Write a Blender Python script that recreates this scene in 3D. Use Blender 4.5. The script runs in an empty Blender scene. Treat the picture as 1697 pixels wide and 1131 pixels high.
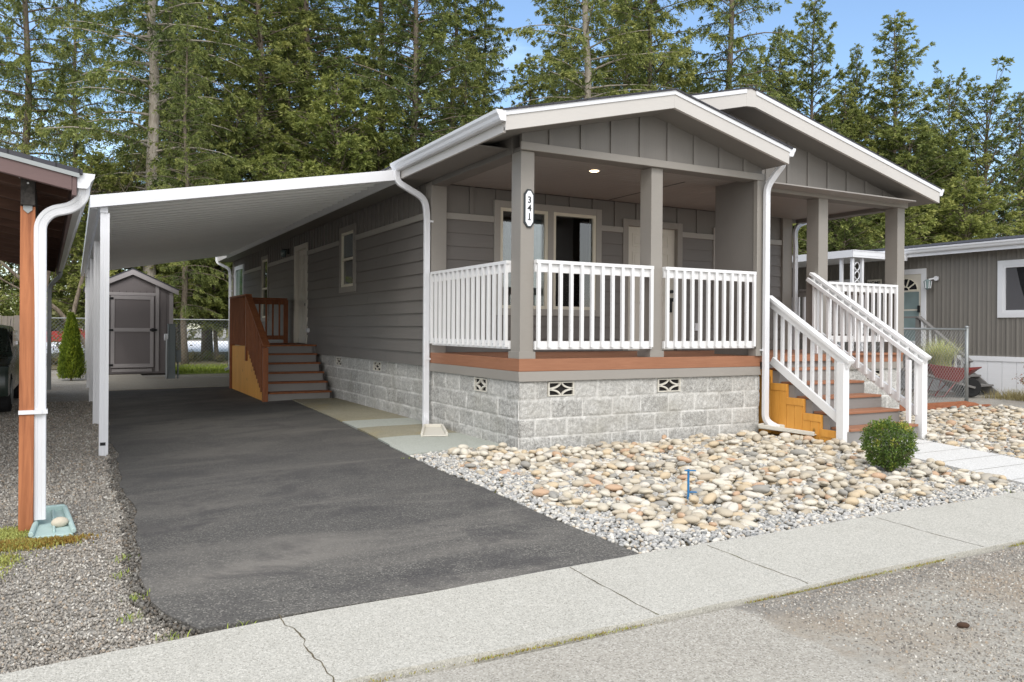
import bpy, math, random
import numpy as np
from mathutils import Vector, Matrix
PI = math.pi
random.seed(7)
scene = bpy.context.scene
COL = scene.collection
RS = np.random.RandomState

# ------------------------------------------------------------------ colour and materials
def S(r, g, b):
    return tuple(((c/255.0)/12.92 if c/255.0 <= .04045 else ((c/255.0+.055)/1.055)**2.4) for c in (r, g, b))

class NT:
    def __init__(s, name):
        s.m = bpy.data.materials.new(name); s.m.use_nodes = True
        s.t = s.m.node_tree; s.t.nodes.clear()
        s.out = s.n('ShaderNodeOutputMaterial')
        s.b = s.n('ShaderNodeBsdfPrincipled')
        s.l(s.b.outputs[0], s.out.inputs[0])
        s.tc = s.n('ShaderNodeTexCoord')
    def n(s, t, **k):
        x = s.t.nodes.new(t)
        for a, v in k.items(): setattr(x, a, v)
        return x
    def l(s, a, b): s.t.links.new(a, b)
    def vec(s, scale=(1,1,1), space='Object', loc=(0,0,0)):
        m = s.n('ShaderNodeMapping'); m.inputs['Scale'].default_value = scale; m.inputs['Location'].default_value = loc
        s.l(s.tc.outputs[space], m.inputs['Vector']); return m.outputs[0]
    def noise(s, scale, detail=4, rough=.55, vec=None, dist=0):
        x = s.n('ShaderNodeTexNoise'); x.inputs['Scale'].default_value = scale
        x.inputs['Detail'].default_value = detail; x.inputs['Roughness'].default_value = rough
        x.inputs['Distortion'].default_value = dist
        s.l(vec if vec is not None else s.tc.outputs['Object'], x.inputs['Vector']); return x.outputs[0]
    def voro(s, scale, vec=None, feature='F1', out=0):
        x = s.n('ShaderNodeTexVoronoi', feature=feature); x.inputs['Scale'].default_value = scale
        s.l(vec if vec is not None else s.tc.outputs['Object'], x.inputs['Vector']); return x.outputs[out]
    def ramp(s, fac, stops, interp='LINEAR'):
        r = s.n('ShaderNodeValToRGB'); r.color_ramp.interpolation = interp
        e = r.color_ramp.elements
        while len(e) < len(stops): e.new(.5)
        for i, (p, c) in enumerate(stops):
            e[i].position = p
            e[i].color = (c, c, c, 1) if not hasattr(c, '__len__') else (*c, 1)
        s.l(fac, r.inputs[0]); return r.outputs[0]
    def mix(s, fac, a, b, mode='MIX'):
        m = s.n('ShaderNodeMix', data_type='RGBA', blend_type=mode)
        for i, v in ((0, fac), (6, a), (7, b)):
            if hasattr(v, 'is_output') or isinstance(v, bpy.types.NodeSocket): s.l(v, m.inputs[i])
            elif i == 0: m.inputs[0].default_value = v
            else: m.inputs[i].default_value = (*v, 1) if hasattr(v, '__len__') else (v, v, v, 1)
        return m.outputs[2]
    def math(s, op, a, b=0.0):
        m = s.n('ShaderNodeMath', operation=op)
        for i, v in ((0, a), (1, b)):
            if isinstance(v, bpy.types.NodeSocket): s.l(v, m.inputs[i])
            else: m.inputs[i].default_value = v
        return m.outputs[0]
    def bump(s, h, strength=.3, dist=.01, prev=None):
        b = s.n('ShaderNodeBump'); b.inputs['Strength'].default_value = strength; b.inputs['Distance'].default_value = dist
        s.l(h, b.inputs['Height'])
        if prev is not None: s.l(prev, b.inputs['Normal'])
        return b.outputs[0]
    def fin(s, col=None, rough=None, nrm=None, spec=None, metal=None):
        if col is not None:
            if isinstance(col, bpy.types.NodeSocket): s.l(col, s.b.inputs['Base Color'])
            else: s.b.inputs['Base Color'].default_value = (*col, 1)
        if rough is not None:
            if isinstance(rough, bpy.types.NodeSocket): s.l(rough, s.b.inputs['Roughness'])
            else: s.b.inputs['Roughness'].default_value = rough
        if nrm is not None: s.l(nrm, s.b.inputs['Normal'])
        if spec is not None: s.b.inputs['Specular IOR Level'].default_value = spec
        if metal is not None: s.b.inputs['Metallic'].default_value = metal
        return s.m

def mul(c, k): return tuple(min(1, x*k) for x in c)

def paint(name, col, rough=.55, var=.05, grain=(8, 8, 8), bump=.15, dirt=.06, spec=.35, metal=0):
    """a painted or plain surface: slow tone drift, fine stretched grain, faint grime"""
    m = NT(name)
    a = m.noise(1.3, 5, .6)
    c = m.mix(m.ramp(a, [(.3, 0), (.7, 1)]), mul(col, 1-var), mul(col, 1+var))
    g = m.noise(1, 6, .65, m.vec(grain))
    c = m.mix(m.math('MULTIPLY', m.ramp(g, [(.35, 1), (.6, 0)]), dirt*2), c, mul(col, .72))
    r = m.math('ADD', m.math('MULTIPLY', g, .25), rough-.12)
    return m.fin(c, r, m.bump(g, bump, .004), spec, metal)

def wood(name, c1, c2, scale=(2, 2, 30), rough=.65, knots=False, bump=.25):
    m = NT(name)
    g = m.noise(1, 7, .65, m.vec(scale), .6)
    c = m.mix(m.ramp(g, [(.3, 0), (.7, 1)]), c1, c2)
    b = m.noise(.9, 3, .5)
    c = m.mix(m.math('MULTIPLY', m.ramp(b, [(.4, 0), (.7, 1)]), .35), c, mul(c1, .8))
    if knots:
        k = m.voro(1, m.vec((3.1, 3.1, 2.0)))
        c = m.mix(m.ramp(k, [(.03, 1), (.09, 0)]), c, mul(c1, .35))
    return m.fin(c, rough, m.bump(g, bump, .004), .3)

M = {}
M['siding'] = paint('siding_paint', S(116, 112, 108), .6, .04, (30, 3, 90), .35, .05)
M['siding_front'] = paint('siding_paint_front', S(116, 112, 108), .6, .04, (3, 30, 90), .35, .05)
M['panel'] = paint('panel_paint', S(119, 115, 110), .6, .05, (60, 60, 3), .4, .07)
M['trim'] = paint('trim_paint', S(143, 138, 131), .55, .04, (14, 14, 60), .25, .05)
M['trimlight'] = paint('light_trim_paint', S(158, 154, 147), .55, .04, (14, 14, 60), .25, .05)
M['drapepale'] = paint('pale_drape', S(176, 188, 194), .9, .05, (3, 3, 3), .1, .05)  # stands for a pale reflection in the front window glass
M['drapegreen'] = paint('green_drape', S(92, 116, 100), .9, .05, (3, 3, 3), .1, .05)  # stands for green reflections in the front window glass
M['ceil'] = paint('ceiling_paint', S(152, 147, 142), .6, .04, (3, 60, 3), .2, .05)
M['fascia'] = paint('fascia_paint', S(193, 189, 184), .5, .03, (5, 5, 60), .2, .04)
M['white'] = paint('white_paint', S(224, 224, 224), .45, .02, (30, 30, 5), .12, .04)
M['metal_white'] = paint('white_metal', S(219, 220, 223), .32, .015, (3, 3, 1), .04, .03, .5)
M['alu'] = paint('white_aluminium_pan', S(240, 241, 240), .38, .03, (1, 6, 1), .05, .04, .5)
M['brown'] = wood('brown_composite', S(142, 97, 72), S(160, 113, 86), (3, 3, 60), .55)
M['redwood'] = wood('red_stained_wood', S(122, 72, 44), S(154, 96, 60), (14, 14, 3), .6)
M['postwood'] = wood('cedar_stained_wood', S(134, 80, 52), S(188, 122, 82), (30, 30, 1.6), .6, True, .4)
M['yellow'] = wood('yellow_stained_plywood', S(206, 144, 62), S(228, 168, 82), (9, 9, 1.2), .5, True)
M['oldwood'] = wood('weathered_wood', S(104, 98, 92), S(140, 132, 122), (20, 20, 1.5), .85, True, .5)
M['darkwood'] = wood('dark_plank', S(86, 64, 56), S(118, 90, 76), (1.2, 30, 10), .8, False, .4)
M['plumpaint'] = paint('plum_brown_paint', S(108, 88, 86), .6, .06, (4, 30, 40), .3, .12)
M['beamend'] = wood('tarred_beam', S(38, 36, 35), S(74, 70, 66), (40, 40, 40), .85)
M['stairgrey'] = paint('grey_stair_paint', S(132, 129, 126), .6, .05, (5, 30, 40), .25, .08)
M['cream'] = paint('cream_vinyl', S(214, 208, 190), .45, .02, (2, 2, 2), .03, .02)
M['door'] = paint('door_paint', S(205, 200, 188), .5, .02, (40, 40, 3), .08, .03)
M['black'] = paint('black_metal', S(30, 30, 32), .4, .05, (9, 9, 9), .05, .02)
M['steel'] = paint('galvanised_steel', S(150, 154, 154), .45, .07, (20, 20, 20), .1, .08, .5, .5)
M['greysteel'] = paint('grey_meter_paint', S(120, 128, 130), .5, .05, (9, 9, 9), .06, .08)
M['shed'] = paint('shed_paint', S(116, 110, 110), .65, .04, (70, 70, 3), .4, .05)
M['shedtrim'] = paint('shed_trim_paint', S(160, 155, 155), .6, .04, (30, 30, 8), .2, .05)
M['nbr'] = paint('taupe_siding', S(117, 113, 107), .55, .04, (50, 50, 2), .15, .05)
M['nbrskirt'] = paint('white_skirting', S(228, 229, 232), .5, .02, (2, 2, 30), .05, .05)
M['greywood'] = paint('grey_deck_paint', S(118, 116, 114), .7, .06, (20, 20, 20), .3, .15)
M['red'] = paint('red_enamel', S(120, 36, 32), .4, .08, (12, 12, 12), .06, .15, .5)
M['rubber'] = paint('rubber', S(34, 34, 35), .8, .05, (30, 30, 30), .2, .1)
M['blue'] = paint('blue_plastic', S(44, 110, 160), .4, .05, (20, 20, 20), .03, .05)
M['signwhite'] = paint('sign_white', S(232, 234, 238), .4, .01, (5, 5, 5), .02, .01)
M['signcream'] = paint('sign_cream', S(200, 196, 184), .5, .02, (5, 5, 5), .02, .05)
M['concretelight'] = paint('cast_concrete', S(205, 201, 190), .8, .05, (60, 60, 60), .4, .12)
M['splashgreen'] = paint('pale_green_concrete', S(168, 190, 186), .8, .07, (60, 60, 60), .4, .15)
M['greycap'] = paint('charcoal_frame', S(52, 56, 58), .5, .05, (9, 9, 9), .05, .05)
M['curtain'] = paint('net_curtain', S(86, 85, 88), .9, .05, (30, 30, 2), .2, .1)
M['carpaint'] = paint('dark_green_car_paint', S(40, 50, 44), .25, .05, (3, 3, 3), .01, .02, .6)
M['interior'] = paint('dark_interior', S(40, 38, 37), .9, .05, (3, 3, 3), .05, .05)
M['redcar'] = paint('red_car_paint', S(190, 70, 60), .3, .05, (3, 3, 3), .01, .02, .6)

def glass(name, col, rough=.04):
    m = NT(name)
    n = m.noise(1.1, 3, .5)
    c = m.mix(m.ramp(n, [(.35, 0), (.65, 1)]), mul(col, .7), mul(col, 1.3))
    m.fin(c, rough, m.bump(m.noise(.8, 2), .03, .02), .8); return m.m
M['glass'] = glass('dark_window_glass', S(38, 38, 40))
M['glassgreen'] = glass('green_window_glass', S(62, 104, 78), .08)
M['glasspale'] = glass('pale_door_glass', S(120, 136, 136), .1)

def clear_glass():
    m = NT('clear_window_glass'); m.b.inputs['Base Color'].default_value = (0, 0, 0, 1)
    t = m.n('ShaderNodeBsdfTransparent'); t.inputs[0].default_value = (.62, .66, .66, 1)
    g = m.n('ShaderNodeBsdfGlossy'); g.inputs['Roughness'].default_value = .02; g.inputs[0].default_value = (1, 1, 1, 1)
    f = m.n('ShaderNodeFresnel'); f.inputs[0].default_value = 1.9
    x = m.n('ShaderNodeMixShader'); m.l(f.outputs[0], x.inputs[0]); m.l(t.outputs[0], x.inputs[1]); m.l(g.outputs[0], x.inputs[2]); m.l(x.outputs[0], m.out.inputs[0]); return m.m
M['glassclear'] = clear_glass()
def shingle():
    m = NT('asphalt_shingle')
    b = m.n('ShaderNodeTexBrick'); b.inputs['Scale'].default_value = 1
    for k, v in (('Mortar Size', .006), ('Brick Width', .3), ('Row Height', .14), ('Bias', -.2)): b.inputs[k].default_value = v
    b.inputs['Color1'].default_value = (*S(52, 52, 58), 1); b.inputs['Color2'].default_value = (*S(72, 72, 78), 1)
    b.inputs['Mortar'].default_value = (*S(25, 25, 28), 1)
    sw = m.n('ShaderNodeSeparateXYZ'); m.l(m.tc.outputs['Object'], sw.inputs[0])
    cb = m.n('ShaderNodeCombineXYZ'); m.l(sw.outputs[1], cb.inputs[0]); m.l(sw.outputs[0], cb.inputs[1])
    m.l(cb.outputs[0], b.inputs['Vector'])
    c = m.mix(m.math('MULTIPLY', m.noise(300, 2), .5), b.outputs[0], S(90, 90, 94))
    return m.fin(c, .9, m.bump(m.noise(200, 2), .4, .004), .2)
M['shingle'] = shingle()

def block_mat():
    m = NT('split_face_block')
    at = m.n('ShaderNodeAttribute', attribute_name='joint')
    tn = m.n('ShaderNodeAttribute', attribute_name='tone')
    a = m.noise(28, 8, .75)
    b = m.noise(110, 4, .7)
    c = m.mix(m.ramp(a, [(.36, 0), (.64, 1)]), S(146, 145, 141), S(208, 207, 203))
    c = m.mix(m.ramp(b, [(.36, .85), (.54, 0)]), c, S(104, 102, 97))
    c = m.mix(m.math('MULTIPLY', tn.outputs['Fac'], .22), c, S(222, 220, 214))
    j = m.math('MULTIPLY', at.outputs['Fac'], m.ramp(m.noise(9, 4), [(.35, .35), (.6, 1)]))
    c = m.mix(j, c, S(226, 225, 221))
    # rusty and damp staining low on the wall, in patches
    s = m.ramp(m.noise(1.6, 4, .6), [(.5, 0), (.75, .35)])
    c = m.mix(s, c, S(150, 146, 132))
    return m.fin(c, .9, m.bump(b, .5, .006, m.bump(a, .6, .012)), .2)
M['block'] = block_mat()

def aggregate(name, base, light, dark, sc=140, brown=None, patch=.35, stains=None, bump=.5, rough=.9):
    """ground material: base tone, speckle of pale and dark chips, broad patches of wear"""
    m = NT(name)
    v = m.voro(sc, out=1)
    sep = m.n('ShaderNodeSeparateColor'); m.l(v, sep.inputs[0])
    n1 = m.noise(sc*.35, 6, .75)
    c = m.mix(m.ramp(n1, [(.34, 0), (.66, 1)]), mul(base, .8), mul(base, 1.18))
    c = m.mix(m.ramp(sep.outputs[0], [(.80, 0), (.88, .8)]), c, light)
    c = m.mix(m.ramp(sep.outputs[1], [(.78, 0), (.88, .75)]), c, dark)
    p = m.noise(.9, 6, .62, None, .4)
    c = m.mix(m.math('MULTIPLY', m.ramp(p, [(.42, 0), (.62, 1)]), patch), c, mul(light, .8))
    p2 = m.noise(2.3, 5, .65, m.vec((1, 1, 1), 'Object', (9, 4, 0)))
    c = m.mix(m.math('MULTIPLY', m.ramp(p2, [(.5, 0), (.68, 1)]), patch), c, mul(dark, 1.3))
    if brown is not None:
        q = m.noise(.7, 6, .7, m.vec((1, 1, 1), 'Object', (3.3, 1.2, 0)), .8)
        c = m.mix(m.ramp(q, [(.52, 0), (.66, .75)]), c, brown)
    if stains: c = stains(m, c)
    h = m.mix(.5, n1, sep.outputs[2])
    return m.fin(c, rough, m.bump(h, bump, .006), .25)
# ------------------------------------------------------------------ object helpers
def tag(o, label=None, cat=None, group=None, kind=None):
    if label: o['label'] = label
    if cat: o['category'] = cat
    if group: o['group'] = group
    if kind: o['kind'] = kind
    return o

def thing(name, label, cat, loc=(0, 0, 0), rz=0, group=None):
    o = bpy.data.objects.new(name, None); COL.objects.link(o)
    o.empty_display_size = .2
    o.location = loc; o.rotation_euler = (0, 0, rz)
    return tag(o, label, cat, group)

def copy_tree(o, parent=None):
    c = o.copy(); COL.objects.link(c)
    if parent is not None: c.parent = parent
    for ch in list(o.children): copy_tree(ch, c)
    return c

class MB:
    def __init__(s): s.v = []; s.f = []
    def add(s, vs, fs):
        k = len(s.v); s.v += [tuple(v) for v in vs]; s.f += [tuple(i+k for i in f) for f in fs]; return s
    def box(s, x0, x1, y0, y1, z0, z1):
        if x0 > x1: x0, x1 = x1, x0
        if y0 > y1: y0, y1 = y1, y0
        if z0 > z1: z0, z1 = z1, z0
        return s.add([(x0,y0,z0),(x1,y0,z0),(x1,y1,z0),(x0,y1,z0),(x0,y0,z1),(x1,y0,z1),(x1,y1,z1),(x0,y1,z1)],
                     [(0,3,2,1),(4,5,6,7),(0,1,5,4),(1,2,6,5),(2,3,7,6),(3,0,4,7)])
    def bar(s, p, q, w, t, up=(0, 0, 1)):
        p, q = Vector(p), Vector(q); d = (q-p).normalized(); u = Vector(up)
        r = d.cross(u).normalized(); u = r.cross(d).normalized()
        a, b = r*(w/2), u*(t/2)
        vs = [p-a-b, p+a-b, p+a+b, p-a+b, q-a-b, q+a-b, q+a+b, q-a+b]
        return s.add(vs, [(0,1,2,3),(4,7,6,5),(0,4,5,1),(1,5,6,2),(2,6,7,3),(3,7,4,0)])
    def prism(s, poly, axis, a, b):
        """poly: 2D points in the other two axes (in xyz order), extruded from a to b on axis"""
        n = len(poly)
        def P(pt, t):
            l = list(pt); l.insert(axis, t); return tuple(l)
        vs = [P(p, a) for p in poly]+[P(p, b) for p in poly]
        ar = sum(poly[i][0]*poly[(i+1) % n][1]-poly[(i+1) % n][0]*poly[i][1] for i in range(n))
        fs = [tuple(range(n)), tuple(range(2*n-1, n-1, -1))]+[(i, i+n, (i+1) % n+n, (i+1) % n) for i in range(n)]
        flip = (ar > 0) == (axis != 1)
        if (b < a): flip = not flip
        if flip: fs = [tuple(reversed(f)) for f in fs]
        return s.add(vs, fs)
    def sweep(s, path, prof, up=(0, 1, 0), cap=True):
        """profile (2D closed) swept along a path; profile x = side, y = up-ish"""
        path = [Vector(p) for p in path]; n = len(prof); k0 = len(s.v); u = Vector(up)
        for i, p in enumerate(path):
            d = ((path[min(i+1, len(path)-1)]-p).normalized()+(p-path[max(i-1, 0)]).normalized())
            d = d.normalized()
            r = d.cross(u).normalized(); uu = r.cross(d).normalized()
            a = (path[min(i+1, len(path)-1)]-p); sc = 1.0
            if 0 < i < len(path)-1:
                ca = a.normalized().dot((p-path[i-1]).normalized()); sc = 1/max(.6, math.sqrt((1+ca)/2))
            for (x, y) in prof: s.v.append(tuple(p+r*x+uu*y*sc))
        for i in range(len(path)-1):
            for j in range(n):
                a = k0+i*n+j; b = k0+i*n+(j+1) % n
                s.f.append((a, b, b+n, a+n))
        if cap:
            s.f.append(tuple(k0+j for j in reversed(range(n))))
            s.f.append(tuple(k0+(len(path)-1)*n+j for j in range(n)))
        return s
    def tube(s, path, r, n=8, cap=True):
        path = [Vector(p) for p in path]
        rr = r if hasattr(r, '__len__') else [r]*len(path)
        k0 = len(s.v)
        d0 = (path[-1]-path[0]).normalized()
        u = Vector((0, 0, 1)) if abs(d0.z) < .9 else Vector((1, 0, 0))
        for i, p in enumerate(path):
            d = (path[min(i+1, len(path)-1)]-path[max(i-1, 0)]).normalized()
            a = d.cross(u).normalized(); b = d.cross(a)
            for j in range(n):
                t = 2*PI*j/n; s.v.append(tuple(p+(a*math.cos(t)+b*math.sin(t))*rr[i]))
        for i in range(len(path)-1):
            for j in range(n):
                a = k0+i*n+j; b = k0+i*n+(j+1) % n; s.f.append((a, a+n, b+n, b))
        if cap:
            s.f.append(tuple(k0+j for j in range(n)))
            s.f.append(tuple(k0+(len(path)-1)*n+j for j in reversed(range(n))))
        return s
    def disc(s, c, r, axis, h, n=16, r2=None):
        ax = Vector([(1,0,0),(0,1,0),(0,0,1)][axis]); c = Vector(c)
        return s.tube([c-ax*h/2, c+ax*h/2], [r, r2 if r2 is not None else r], n)
    def build(s, name, mat, parent=None, bevel=0, smooth=False, loc=None):
        me = bpy.data.meshes.new(name); me.from_pydata(s.v, [], s.f); me.materials.append(mat)
        if smooth: me.polygons.foreach_set('use_smooth', [True]*len(me.polygons))
        me.update()
        o = bpy.data.objects.new(name, me); COL.objects.link(o)
        if parent is not None: o.parent = parent
        if loc is not None: o.location = loc
        if bevel:
            b = o.modifiers.new('edge', 'BEVEL'); b.width = bevel; b.segments = 2; b.limit_method = 'ANGLE'
            b.harden_normals = False
        return o

def npmesh(name, V, F, mat, parent=None, smooth=False, attrs=None):
    """V (n,3); F (m,k) faces all of k corners"""
    V = np.asarray(V, np.float32); F = np.asarray(F, np.int32); k = F.shape[1]
    me = bpy.data.meshes.new(name)
    me.vertices.add(len(V)); me.vertices.foreach_set('co', V.ravel())
    me.loops.add(F.size); me.loops.foreach_set('vertex_index', F.ravel())
    me.polygons.add(len(F)); me.polygons.foreach_set('loop_start', np.arange(0, F.size, k, dtype=np.int32))
    me.polygons.foreach_set('loop_total', np.full(len(F), k, np.int32))
    if smooth: me.polygons.foreach_set('use_smooth', np.ones(len(F), bool))
    for a, vals in (attrs or {}).items():
        at = me.attributes.new(a, 'FLOAT', 'POINT'); at.data.foreach_set('value', np.asarray(vals, np.float32))
    me.update(calc_edges=True); me.materials.append(mat)
    o = bpy.data.objects.new(name, me); COL.objects.link(o)
    if parent is not None: o.parent = parent
    return o

def sm(t, a, b):
    t = min(max((t-a)/(b-a), 0), 1); return t*t*(3-2*t)
def H(x, y):
    z = 0.03*max(min(y, 0), -4.4)
    return z-0.04*min(max(-x-.8, 0), 3.3)*sm(y, -3.4, .5)*(1-.8*sm(y, 6, 12))

def wob(seed, amp, n=6, base=1.0):
    r = random.Random(seed); ks = [(base*1.9**i*r.uniform(.8, 1.2), r.uniform(0, 6.28), amp/1.6**i) for i in range(n)]
    return lambda t: sum(a*math.sin(k*t+p) for k, p, a in ks)

def strip(name, mat, t0, t1, nt, fa, fb, ns, dz, along='y', skirt=.0, crown=None, parent=None):
    """ground sheet between two edges fa(t), fb(t), following the ground, with a skirt down at its edges"""
    V = []; F = []
    ts = [t0+(t1-t0)*i/nt for i in range(nt+1)]
    for t in ts:
        a, b = fa(t), fb(t)
        for j in range(ns+1):
            s = a+(b-a)*j/ns
            x, y = (s, t) if along == 'y' else (t, s)
            V.append((x, y, H(x, y)+dz+(crown(x, y) if crown else 0)))
    w = ns+1
    for i in range(nt):
        for j in range(ns):
            q = (i*w+j, i*w+j+1, (i+1)*w+j+1, (i+1)*w+j)
            F.append(q if along == 'y' else q[::-1])
    if skirt:
        ring = [i*w for i in range(nt+1)]+[nt*w+j for j in range(1, ns+1)]+[i*w+ns for i in range(nt-1, -1, -1)]+[j for j in range(ns-1, 0, -1)]
        k = len(V)
        for r in ring: V.append((V[r][0], V[r][1], V[r][2]-skirt))
        n = len(ring)
        for i in range(n): F.append((ring[i], ring[(i+1) % n], k+(i+1) % n, k+i))
    me = bpy.data.meshes.new(name); me.from_pydata(V, [], F); me.materials.append(mat); me.update()
    o = bpy.data.objects.new(name, me); COL.objects.link(o)
    if parent is not None: o.parent = parent
    return o
# ------------------------------------------------------------------ ground
M['gravel'] = aggregate('grey_gravel', S(146, 142, 134), S(198, 194, 186), S(92, 88, 82), 120, S(140, 128, 112), .22)
def asph(m, c):
    n = m.noise(.8, 6, .62, m.vec((.5, 1.5, 1), 'Object', (1.7, 3, 0)), .7)
    c = m.mix(m.ramp(n, [(.46, 0), (.64, .7)]), c, S(134, 129, 121))
    n2 = m.noise(1.6, 5, .7, m.vec((1, 1, 1), 'Object', (7.7, 1, 0)), .4)
    c = m.mix(m.ramp(n2, [(.52, 0), (.62, .45)]), c, S(62, 60, 61))
    # blacker towards the shed, paler towards the street
    sx = m.n('ShaderNodeSeparateXYZ'); m.l(m.tc.outputs['Object'], sx.inputs[0])
    w = m.math('ADD', sx.outputs[1], m.math('MULTIPLY', m.noise(1.1, 4), 2.5))
    c = m.mix(m.ramp(m.math('MULTIPLY', m.math('ADD', w, 3.0), .12), [(.05, 0), (.6, .6)]), c, S(64, 63, 62))
    return c
M['asphalt'] = aggregate('new_asphalt', S(92, 90, 86), S(142, 138, 130), S(56, 54, 52), 130, None, .14, asph)
M['sidewalk'] = aggregate('exposed_aggregate_concrete', S(182, 179, 169), S(208, 205, 195), S(138, 135, 125), 190, None, .16)
def roadst(m, c):
    sx = m.n('ShaderNodeSeparateXYZ'); m.l(m.tc.outputs['Object'], sx.inputs[0])
    nz_ = m.noise(3.5, 5, .6)
    # right of the smooth apron: dark loose grit by the sidewalk, a brown dirt patch, then worn grey
    k = m.ramp(m.math('ADD', m.math('ADD', sx.outputs[0], 1.35), m.math('MULTIPLY', nz_, .35)), [(.30, 0), (.36, 1)])
    t = m.math('ADD', m.math('MULTIPLY', m.math('ADD', sx.outputs[1], 4.35), -1), m.math('MULTIPLY', m.math('SUBTRACT', m.noise(1.4, 5, .6, m.vec((.7, 1.4, 1), 'Object', (4, 4, 0))), .5), .9))
    near = m.mix(m.ramp(m.noise(30, 5, .8), [(.36, 1), (.55, .25)]), S(138, 133, 125), S(88, 85, 80))
    br = m.mix(m.ramp(m.noise(5, 6, .75), [(.35, 0), (.65, 1)]), S(160, 144, 120), S(132, 112, 90))
    c2 = m.mix(m.ramp(t, [(.12, 0), (.36, 1)]), near, m.mix(m.ramp(m.noise(1.3, 5, .7, m.vec((1, 1, 1), 'Object', (1, 6, 0))), [(.4, 0), (.58, .8)]), mul(S(160, 156, 146), 1.0), br))
    c2 = m.mix(m.ramp(t, [(.75, 0), (1.0, .9)]), c2, c)
    fine = m.ramp(m.noise(70, 5, .8), [(.36, .62), (.6, 1.12)])
    c2 = m.mix(.8, c2, fine, 'MULTIPLY'); c2 = m.mix(.3, c2, c)
    return m.mix(k, c, c2)
M['road'] = aggregate('worn_road', S(166, 161, 150), S(196, 192, 182), S(120, 115, 105), 150, None, .18, roadst)
M['slab'] = aggregate('stained_slab', S(142, 137, 118), S(168, 164, 146), S(104, 100, 82), 150, S(150, 136, 96), .3, None, .25)
M['pad'] = aggregate('concrete_pad', S(158, 152, 140), S(180, 174, 162), S(120, 114, 104), 120, None, .2, None, .25)
M['walk'] = aggregate('pale_paving', S(205, 204, 200), S(222, 221, 218), S(170, 168, 164), 160, None, .12, None, .15)
M['lawn'] = aggregate('short_lawn', S(112, 134, 60), S(160, 168, 90), S(84, 92, 48), 60, S(142, 124, 94), .4)
M['lot'] = aggregate('white_gravel_lot', S(238, 238, 240), S(250, 250, 250), S(214, 214, 216), 5, None, .1)
M['earth'] = aggregate('leafy_earth', S(116, 108, 84), S(150, 140, 112), S(74, 66, 50), 30, S(112, 118, 66), .4)
M['mulch'] = aggregate('bark_mulch', S(150, 92, 62), S(186, 124, 88), S(84, 50, 34), 60, None, .3, None, .9)

# one sheet to the horizon: fine near the camera, coarse far away
xs = sorted(set([-600, -300, -150, -80, -50, -35, -25, -18, -14, -11, -9]+[round(-8+.4*i, 2) for i in range(58)]+[16, 18, 21, 25, 30, 40, 60, 100, 200, 400, 700]))
ys = sorted(set([-300, -120, -50, -25, -16, -12, -10, -9]+[round(-8+.4*i, 2) for i in range(70)]+[21, 23, 26, 30, 40, 60, 90, 150, 300, 600, 900]))
V = [(x, y, H(x, y)-.02) for y in ys for x in xs]; w = len(xs)
F = [(j*w+i, j*w+i+1, (j+1)*w+i+1, (j+1)*w+i) for j in range(len(ys)-1) for i in range(w-1)]
tag(npmesh('ground', V, F, M['gravel']), kind='structure')

eL, eR, eS = wob(3, .016, 6, 2.2), wob(4, .008, 5, 2), wob(5, .006, 5, 2)
def interp(pts):
    def f(t):
        for (a, va), (b, vb) in zip(pts, pts[1:]):
            if t <= b: return va+(vb-va)*max(0, (t-a))/(b-a)
        return pts[-1][1]
    return f
dl = interp([(-3.63, -3.60), (-3.4, -3.69), (-3.0, -3.78), (-2.4, -3.79), (-.5, -3.75), (2.2, -3.74), (5.8, -3.70), (11.7, -3.5)])
dr = interp([(-3.46, -1.08), (-2.4, -1.13), (-1.4, -1.12), (-.08, -1.18), (2.25, -.98), (7.2, -.73), (11, -.7)])
backw = interp([(-9, -3.72), (-4.4, -3.65), (-3.2, -3.55), (-1.1, -3.47), (3, -3.44), (20, -3.44)])
def top_t(y): return 0
tag(strip('driveway', M['asphalt'], -3.5, 11.3, 220, lambda t: dl(t)+eL(t)*1.3, lambda t: dr(t)+eR(t), 18, .018, 'y', .05), kind='structure')
tag(strip('sidewalk', M['sidewalk'], -9, 22, 360, lambda t: -4.31+eR(t*1.1), lambda t: backw(t)+eS(t*1.3)*.8, 6, .026, 'x', .06), kind='structure')
tag(strip('road', M['road'], -40, 60, 260, lambda t: -30, lambda t: -4.36+eL(t*1.2)*.5, 16, .012, 'x', .04), kind='structure')
M['slabgrey'] = aggregate('greenish_slab', S(164, 168, 160), S(182, 184, 176), S(134, 136, 126), 160, None, .2, None, .2)
for ya, yb, mm_ in ((3.35, 6.98, 'slab'), (2.55, 3.34, 'slabgrey'), (1.55, 2.54, 'slab'), (.3, 1.54, 'slabgrey')):
    tag(strip('slab_path', M[mm_], ya, yb, 12, lambda t: dr(t)+.015 if t > 1 else -1.1-.06*(1-t), lambda t: .1, 4, .028, 'y', .06), kind='structure')
tag(strip('concrete_pad', M['pad'], 10.9, 14.1, 20, lambda t: -3.62, lambda t: .02, 6, .03, 'y', .06), kind='structure')
tag(strip('shed_apron', M['pad'], 14.1, 16.7, 10, lambda t: -3.4, lambda t: -2.55, 4, .026, 'y', .06), kind='structure')
tag(strip('walkway', M['walk'], -3.46, -1.0, 30, lambda t: 3.42+(t+3.46)*.17, lambda t: 4.62+(t+3.46)*.13, 8, .03, 'y', .05), kind='structure')
tag(strip('lawn', M['lawn'], 16.6, 24, 10, lambda t: -1.6, lambda t: 30, 12, -.008, 'y', .0), kind='structure')
tag(strip('forest_floor', M['earth'], 21, 38, 12, lambda t: -30, lambda t: 70, 30, -.003, 'y', .0), kind='structure')
tag(strip('pale_lot', M['lot'], 38, 75, 4, lambda t: -60, lambda t: 14, 4, .0, 'y', .0), kind='structure')
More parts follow.
